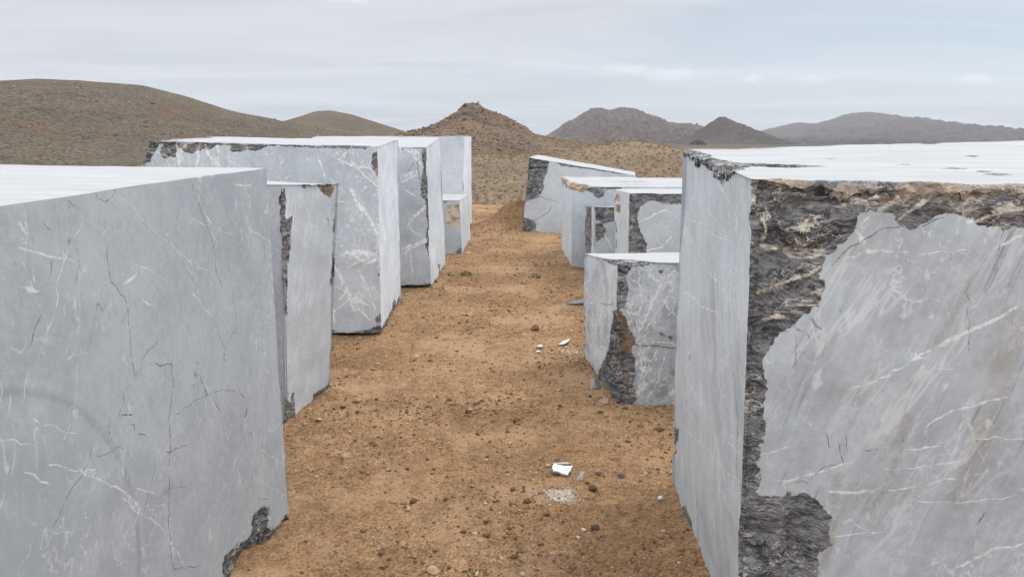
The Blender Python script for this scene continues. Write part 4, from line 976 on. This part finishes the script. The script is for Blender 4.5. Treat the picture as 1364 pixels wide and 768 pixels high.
def stone_mat(name, ramp, rough=.9):
    m, t = new_mat(name); nd = t.n('ShaderNodeValToRGB', {0: t.attr('tint')}); r = nd.color_ramp; r.interpolation = 'LINEAR'
    while len(r.elements) < len(ramp): r.elements.new(.5)
    for e, (p, c) in zip(r.elements, ramp): e.position = p; e.color = rgb(c)
    p = t.n('ShaderNodeTexCoord').outputs['Object']
    k = t.m('ADD', .72, t.m('MULTIPLY', t.noise(p, 90, 4, .7), .56))
    bp = t.n('ShaderNodeBump', {'Strength': .6, 'Distance': 1.0, 'Height': t.m('MULTIPLY', t.noise(p, 120, 4), .004)})
    finish(t, t.v('SCALE', nd.outputs[0], k), rough, bp.outputs[0], .15); return m
grav = stone_mat('gravel_stone', [(0, (.115, .066, .036)), (.3, (.18, .102, .053)), (.7, (.31, .19, .105)), (.9, (.45, .33, .22)), (.96, (.46, .38, .29)), (.98, (.14, .13, .12)), (1.0, (.58, .56, .53))])
rng = np.random.default_rng(5)
N = 60000
yy = 1.7 + 15 * rng.random(N) ** 1.9; xx = rng.uniform(-1.75, 1.55, N)
sz = np.clip(rng.lognormal(math.log(.0033), .58, N), .0012, .018) * (1 + .05 * yy)
keep = (vnoise(np.stack([xx * 2.2, yy * 2.2, 0 * xx], 1), 4) * .5 + .5) ** 1.4 > rng.random(N) * .8
xx, yy, sz = xx[keep], yy[keep], sz[keep]
tag(cloud_of_stones('gravel', xx, yy, sz, rng.random(len(xx)) ** 1.15, grav, 6), kind='stuff')
# white crumbs of crushed marble
n = 900; a = rng.uniform(0, 6.28, n); rr = np.abs(rng.normal(0, .55, n))
cxx = .235 + .085 * rr * np.cos(a) + .02 * rng.normal(0, 1, n); cyy = 3.31 + .085 * rr * np.sin(a)
white = stone_mat('crushed_marble', [(0, (.36, .30, .23)), (.5, (.52, .47, .41)), (1, (.64, .62, .59))])
tag(cloud_of_stones('marble_crumbs', cxx, cyy, np.clip(rng.lognormal(math.log(.0024), .5, n), .001, .009), rng.random(n), white, 8, .5), kind='stuff')
n = 150; cxx = .455 + .045 * rng.normal(0, 1, n); cyy = 5.75 + .05 * rng.normal(0, 1, n)
cream = stone_mat('crumbly_stone', [(0, (.30, .20, .12)), (1, (.56, .44, .32))])
tag(cloud_of_stones('stone_crumbs', cxx, cyy, np.clip(rng.lognormal(math.log(.007), .5, n), .003, .02), rng.random(n), cream, 9, .5), kind='stuff')

def rock(name, label, x, y, size, col, seed, rough=.25, rot=0, sink=.25, cuts=7, tilt=0, cat='stone', group=None, var=.25):
    """one angular stone: a sphere cut by random planes and roughened, bedded in the dirt"""
    rg = np.random.default_rng(seed); v = SV2.copy()
    for k in range(cuts):
        d = rg.normal(0, 1, 3); d /= np.linalg.norm(d); c = rg.uniform(.45, .8)
        s = v @ d; v = v - np.maximum(s - c, 0)[:, None] * d
    v = v * (1 + rough * .35 * fbm(v * 2.4 + seed, 4, seed))[:, None]
    v = v * np.array(size) * .5
    ct, stt = math.cos(tilt), math.sin(tilt); v = np.stack([v[:, 0], v[:, 1] * ct - v[:, 2] * stt, v[:, 1] * stt + v[:, 2] * ct], 1)
    c, s = math.cos(rot), math.sin(rot); v = np.stack([v[:, 0] * c - v[:, 1] * s, v[:, 0] * s + v[:, 1] * c, v[:, 2]], 1)
    z = float(ground_z(np.array([x]), np.array([y]))[0]); zb = v[:, 2].min()
    v = v + np.array([x, y, z - zb - sink * size[2]])
    m, t = new_mat(name + '_surface%d' % seed); p = t.n('ShaderNodeTexCoord').outputs['Object']
    k = t.m('ADD', 1 - var, t.m('MULTIPLY', t.noise(p, 45, 5, .7), 2 * var))
    bp = t.n('ShaderNodeBump', {'Strength': .7, 'Distance': 1.0, 'Height': t.m('MULTIPLY', t.noise(p, 60, 5, .7), .006)})
    finish(t, t.v('SCALE', tuple(col), k), .85, bp.outputs[0], .2)
    return tag(mesh_np(name, v, SF2, m, True, 25, None, (x, y, z)), label, cat, group)
def slab(name, label, x, y, outline, thick, col, side, rot=0, tilt=(0, 0), seed=0, lift=.0):
    """a thin broken plate of marble with an irregular outline"""
    rg = np.random.default_rng(seed); pts = []
    for (ax, ay), (bx, by) in zip(outline, outline[1:] + outline[:1]):
        for k in range(4): u = k / 4; pts.append((ax + (bx - ax) * u + rg.normal(0, .0012), ay + (by - ay) * u + rg.normal(0, .0012)))
    P = np.array(pts); n = len(P); c0 = P.mean(0); V = []
    for s_, zz in ((.0, thick), (.93, thick), (1.0, thick * .8), (1.04, thick * .25), (.95, 0)):
        if s_ == 0: V.append((c0[0], c0[1], thick)); continue
        for q in P: a = c0 + (q - c0) * s_; V.append((a[0], a[1], zz + rg.normal(0, thick * .05) * (s_ > .95)))
    F = [(0, 1 + i, 1 + (i + 1) % n, 1 + (i + 1) % n) for i in range(n)]
    me_f = []
    for i in range(n): me_f.append((0, 1 + i, 1 + (i + 1) % n))
    for r_ in range(3):
        for i in range(n):
            a, b = 1 + r_ * n + i, 1 + r_ * n + (i + 1) % n; me_f += [(a, a + n, b + n), (a, b + n, b)]
    V = np.array(V); tx, ty = tilt
    V[:, 2] += V[:, 0] * math.tan(tx) + V[:, 1] * math.tan(ty); c, s = math.cos(rot), math.sin(rot)
    V = np.stack([V[:, 0] * c - V[:, 1] * s, V[:, 0] * s + V[:, 1] * c, V[:, 2]], 1)
    z = float(ground_z(np.array([x]), np.array([y]))[0]) + lift
    m, t = new_mat(name + '_surface%d' % seed); g = t.n('ShaderNodeNewGeometry').outputs['Normal']; p = t.n('ShaderNodeTexCoord').outputs['Object']
    up = t.step(t.n('ShaderNodeSeparateXYZ', {0: t.n('ShaderNodeTexCoord').outputs['Normal']}).outputs[2], .55, .8)
    cc = t.mix(up, side, col); finish(t, t.v('SCALE', cc, t.m('ADD', .9, t.m('MULTIPLY', t.noise(p, 50, 4, .7), .2))), .7)
    return tag(mesh_np(name, V + np.array([x, y, z]), np.array(me_f), m, False, None, None, (x, y, z)), label, 'stone', 'marble offcuts lying on the path')
slab('marble_fragment', 'flat white marble offcut lying face up in the middle of the path', .262, 3.58, [(-.055, .040), (-.040, .052), (.010, .034), (.052, .030), (.040, -.006), (.022, -.046), (-.012, -.036), (-.020, -.020), (-.052, -.012)], .014, (.70, .715, .73), (.24, .235, .23), 0, (.02, .16), 3, .010)
slab('marble_fragment', 'thin white sliver half buried just behind the flat white offcut', .262, 3.70, [(-.05, .006), (.03, .012), (.05, 0), (.03, -.006), (-.04, -.005)], .012, (.45, .43, .40), (.16, .14, .12), 0, (0, .1), 4, .002)
slab('marble_fragment', 'pale grey tilted flake beside a dark pebble near the flat white offcut', .345, 3.50, [(-.03, -.01), (.01, .028), (.03, .02), (.005, -.022)], .010, (.30, .28, .26), (.16, .14, .13), .2, (.2, .5), 5, .012)
slab('marble_fragment', 'white marble flake with dark side lying by the cream crumbs', .425, 5.94, [(-.055, -.02), (.0, .015), (.06, .03), (.045, .0), (.0, -.028)], .018, (.66, .66, .66), (.10, .10, .10), .15, (.15, .35), 6, .012)
slab('marble_fragment', 'small white chip nearer the aisle centre, upper of a pair', .225, 5.86, [(-.03, -.012), (0, .016), (.03, .010), (.02, -.016)], .014, (.62, .63, .65), (.25, .25, .26), 0, (0, .3), 7, .008)
slab('marble_fragment', 'small white chip nearer the aisle centre, lower of a pair', .205, 5.73, [(-.026, -.008), (0, .010), (.028, .006), (.016, -.012)], .010, (.62, .61, .59), (.25, .24, .22), .3, (0, .2), 8, .004)
slab('slate_fragment', 'flat grey plate of stone sticking out from under the low speckled block', .66, 7.42, [(-.10, -.01), (-.03, .05), (.10, .06), (.10, -.03), (-.02, -.035)], .02, (.20, .20, .20), (.10, .10, .10), 0, (.1, .15), 9, .01)
slab('marble_fragment', 'little white chip touching the foot of the huge right block', .705, 3.29, [(-.016, -.008), (0, .012), (.016, .008), (.012, -.012)], .012, (.66, .66, .66), (.4, .4, .4), .4, (0, .2), 10, .004)
rock('brown_stone', 'reddish brown angular stone standing alone on the path, pale on top', .21, 6.45, (.075, .065, .085), (.22, .125, .07), 21, .25)
rock('cream_stone', 'cream coloured stone at the very front of the path', -.32, 2.72, (.055, .045, .04), (.47, .34, .22), 22)
rock('cream_stone', 'pale pink pebble a little left of the cream stone at the front', -.74, 2.88, (.032, .028, .024), (.42, .31, .22), 23)
rock('tan_stone', 'flat ochre stone right of the white crumbs', .47, 3.26, (.062, .042, .032), (.34, .22, .105), 24)
rock('grey_stone', 'dark grey pebble nearest right of the flat white offcut', .445, 3.57, (.040, .034, .028), (.10, .088, .078), 25)
rock('grey_stone', 'blue grey lump farther right of the flat white offcut', .565, 3.56, (.046, .04, .034), (.15, .145, .145), 26)
rock('brown_stone', 'dark brown clod between the ochre stone and the white crumbs', .395, 3.37, (.060, .05, .036), (.11, .062, .032), 27, .5)
rock('dark_stone', 'dark oval stone next to a white pebble below the white crumbs', .365, 3.05, (.050, .036, .030), (.085, .06, .048), 28)
rock('white_pebble', 'white pebble touching the dark oval stone', .318, 3.045, (.024, .02, .018), (.66, .64, .62), 29)
rock('white_pebble', 'white pebble lowest on the path below the dark oval stone', .29, 2.98, (.018, .016, .014), (.60, .56, .52), 30)
rock('tan_stone', 'pale tan stone beside the foot of the narrow left block', -1.17, 4.28, (.05, .04, .035), (.45, .33, .22), 31)
rock('tan_stone', 'light brown stone by the broken corner of the low speckled block', .605, 4.63, (.09, .06, .05), (.34, .24, .16), 32)
rock('grey_stone', 'angular pale grey shard wedged under the low speckled block', .575, 4.93, (.11, .10, .10), (.30, .29, .28), 33, .25, .5)
rock('brown_stone', 'reddish clod at the left edge of the path centre', .03, 4.30, (.05, .045, .036), (.15, .075, .036), 34, .45)
rock('cream_stone', 'small pale stone at the foot of the smallest left block', -.63, 10.46, (.10, .07, .05), (.46, .37, .27), 35)

# boulders scattered over the rocky hill and the hillside on the left
def surf(o):
    me = o.data; c = np.empty(len(me.vertices) * 3, np.float32); me.vertices.foreach_get('co', c); return c.reshape(-1, 3)
def boulders(hill, n, lo, hi, mat, seed, zmin, clump):
    rg = np.random.default_rng(seed); c = surf(hill); c = c[c[:, 2] > zmin]
    k = np.clip(vnoise(c * clump, seed) * .8 + .35, .03, 1); i = rg.choice(len(c), n, p=k / k.sum())
    q = c[i] + rg.uniform(-.6, .6, (n, 3)) * [1, 1, 0]; sz = np.clip(rg.lognormal(math.log(lo), .5, n), lo * .4, hi)
    v = IV[None] * (1 + rg.uniform(-.4, .4, (n, 12, 1))) * (sz[:, None, None] * np.array([1.2, 1.2, .75]))
    v = v + q[:, None, :]; f = (IF[None] + 12 * np.arange(n)[:, None, None]).reshape(-1, 3)
    return tag(mesh_np('boulders', v.reshape(-1, 3), f, mat, False, None, dict(tint=np.repeat(rg.random(n), 12))), kind='stuff')
bmat = stone_mat('boulder_rock', [(0, (.080, .064, .055)), (.6, (.150, .116, .090)), (1, (.28, .215, .16))])
hills_ = [o for o in scene.collection.objects if o.name.startswith('hill')]
boulders(hills_[2], 4200, .26, 1.3, bmat, 41, -4, .05)
boulders(hills_[0], 800, .32, 1.1, bmat, 42, -3, .03)

# ---------------------------------------------------------------- plants
def leaf_mat(name, a, b):
    m, t = new_mat(name); p = t.n('ShaderNodeTexCoord').outputs['Object']
    finish(t, t.mix(t.step(t.noise(p, 14, 3), .38, .62), a, b), .8, None, .15); return m
def tufts(name, x, y, rad, hgt, mat, per, seed, leaf=.22, zf=ground_z):
    """many small upright leaf blades filling low domes"""
    rg = np.random.default_rng(seed); n = len(x); z = zf(x, y)
    a = rg.uniform(0, 6.28, (n, per)); r = np.sqrt(rg.random((n, per))); u = rg.random((n, per))
    px = r * np.cos(a); py = r * np.sin(a); pz = u * np.sqrt(np.clip(1.05 - r * r, 0, 1))
    c = np.stack([px * rad[:, None], py * rad[:, None], pz * hgt[:, None]], -1) + np.stack([x, y, z], 1)[:, None]
    d = rg.normal(0, 1, (n, per, 3)); d[..., 2] = np.abs(d[..., 2]) * .9 + .2; d[..., :2] += np.stack([px, py], -1) * .8
    d /= np.linalg.norm(d, axis=-1, keepdims=True)
    s = np.cross(d, rg.normal(0, 1, (n, per, 3))); s /= np.linalg.norm(s, axis=-1, keepdims=True)
    L = (leaf * rad[:, None] * rg.uniform(.6, 1.5, (n, per)))[..., None]
    V = np.stack([c - s * L * .30, c + s * L * .30, c + d * L * 1.6], 2).reshape(-1, 3)
    return mesh_np(name, V, np.arange(len(V)).reshape(-1, 3), mat, False)
green = leaf_mat('weed_leaf', (.06, .075, .032), (.12, .135, .065))
for lb, x, y, r_ in (('tiny green weed on the left side of the far path', -.56, 8.92, .085), ('tiny dull green weed on the right side of the far path', .29, 8.78, .075)):
    o = tufts('weed', np.array([x]), np.array([y]), np.array([r_ * .75]), np.array([r_ * .5]), green, 60, int(x * 100 + 200), .3)
    tag(o, lb, 'weed', 'tiny weeds on the path')
dry = leaf_mat('dry_scrub', (.18, .136, .088), (.26, .194, .126))
rng = np.random.default_rng(12); N = 13000
yy = 21 + 190 * rng.random(N) ** 1.35; xx = yy * rng.uniform(-.14, .33, N)
keep = (vnoise(np.stack([xx * .12, yy * .06, 0 * xx], 1), 8) * .25 + .75) > rng.random(N)
xx, yy = xx[keep], yy[keep]; rad = rng.uniform(.05, .135, len(xx)) * (1 + yy / 170)
tag(tufts('scrub', xx, yy, rad, rad * .8, dry, 16, 14, .6), kind='stuff')
rowm = leaf_mat('dark_scrub', (.115, .092, .060), (.18, .14, .092))
N = 260; yy = rng.uniform(24, 44, N); xx = yy * rng.uniform(-.10, .09, N); rad = rng.uniform(.12, .30, N)
tag(tufts('scrub', xx, yy, rad, rad * .9, rowm, 60, 15, .40), kind='stuff')
N = 110; yy = rng.uniform(56, 70, N); xx = yy * rng.uniform(.10, .27, N); rad = rng.uniform(.2, .45, N)
tag(tufts('scrub', xx, yy, rad, rad * .9, rowm, 60, 16, .40), kind='stuff')

# ---------------------------------------------------------------- haze
hz = mesh_np('haze', np.array([(x, y, z) for x in (-4150, 4150) for y in (-55, 4250) for z in (-30, 330)], float),
             np.array([(0, 1, 3, 2), (4, 6, 7, 5), (0, 4, 5, 1), (2, 3, 7, 6), (0, 2, 6, 4), (1, 5, 7, 3)]), None, False)
hm = bpy.data.materials.new('haze'); hm.use_nodes = True; hm.node_tree.nodes.clear(); t = NT(hm.node_tree)
vol = t.n('ShaderNodeVolumePrincipled', {'Color': (.93, .95, 1.0, 1), 'Density': .00011, 'Anisotropy': .2})
t.n('ShaderNodeOutputMaterial', {'Volume': vol.outputs[0]}); hz.data.materials.append(hm); tag(hz, kind='stuff')
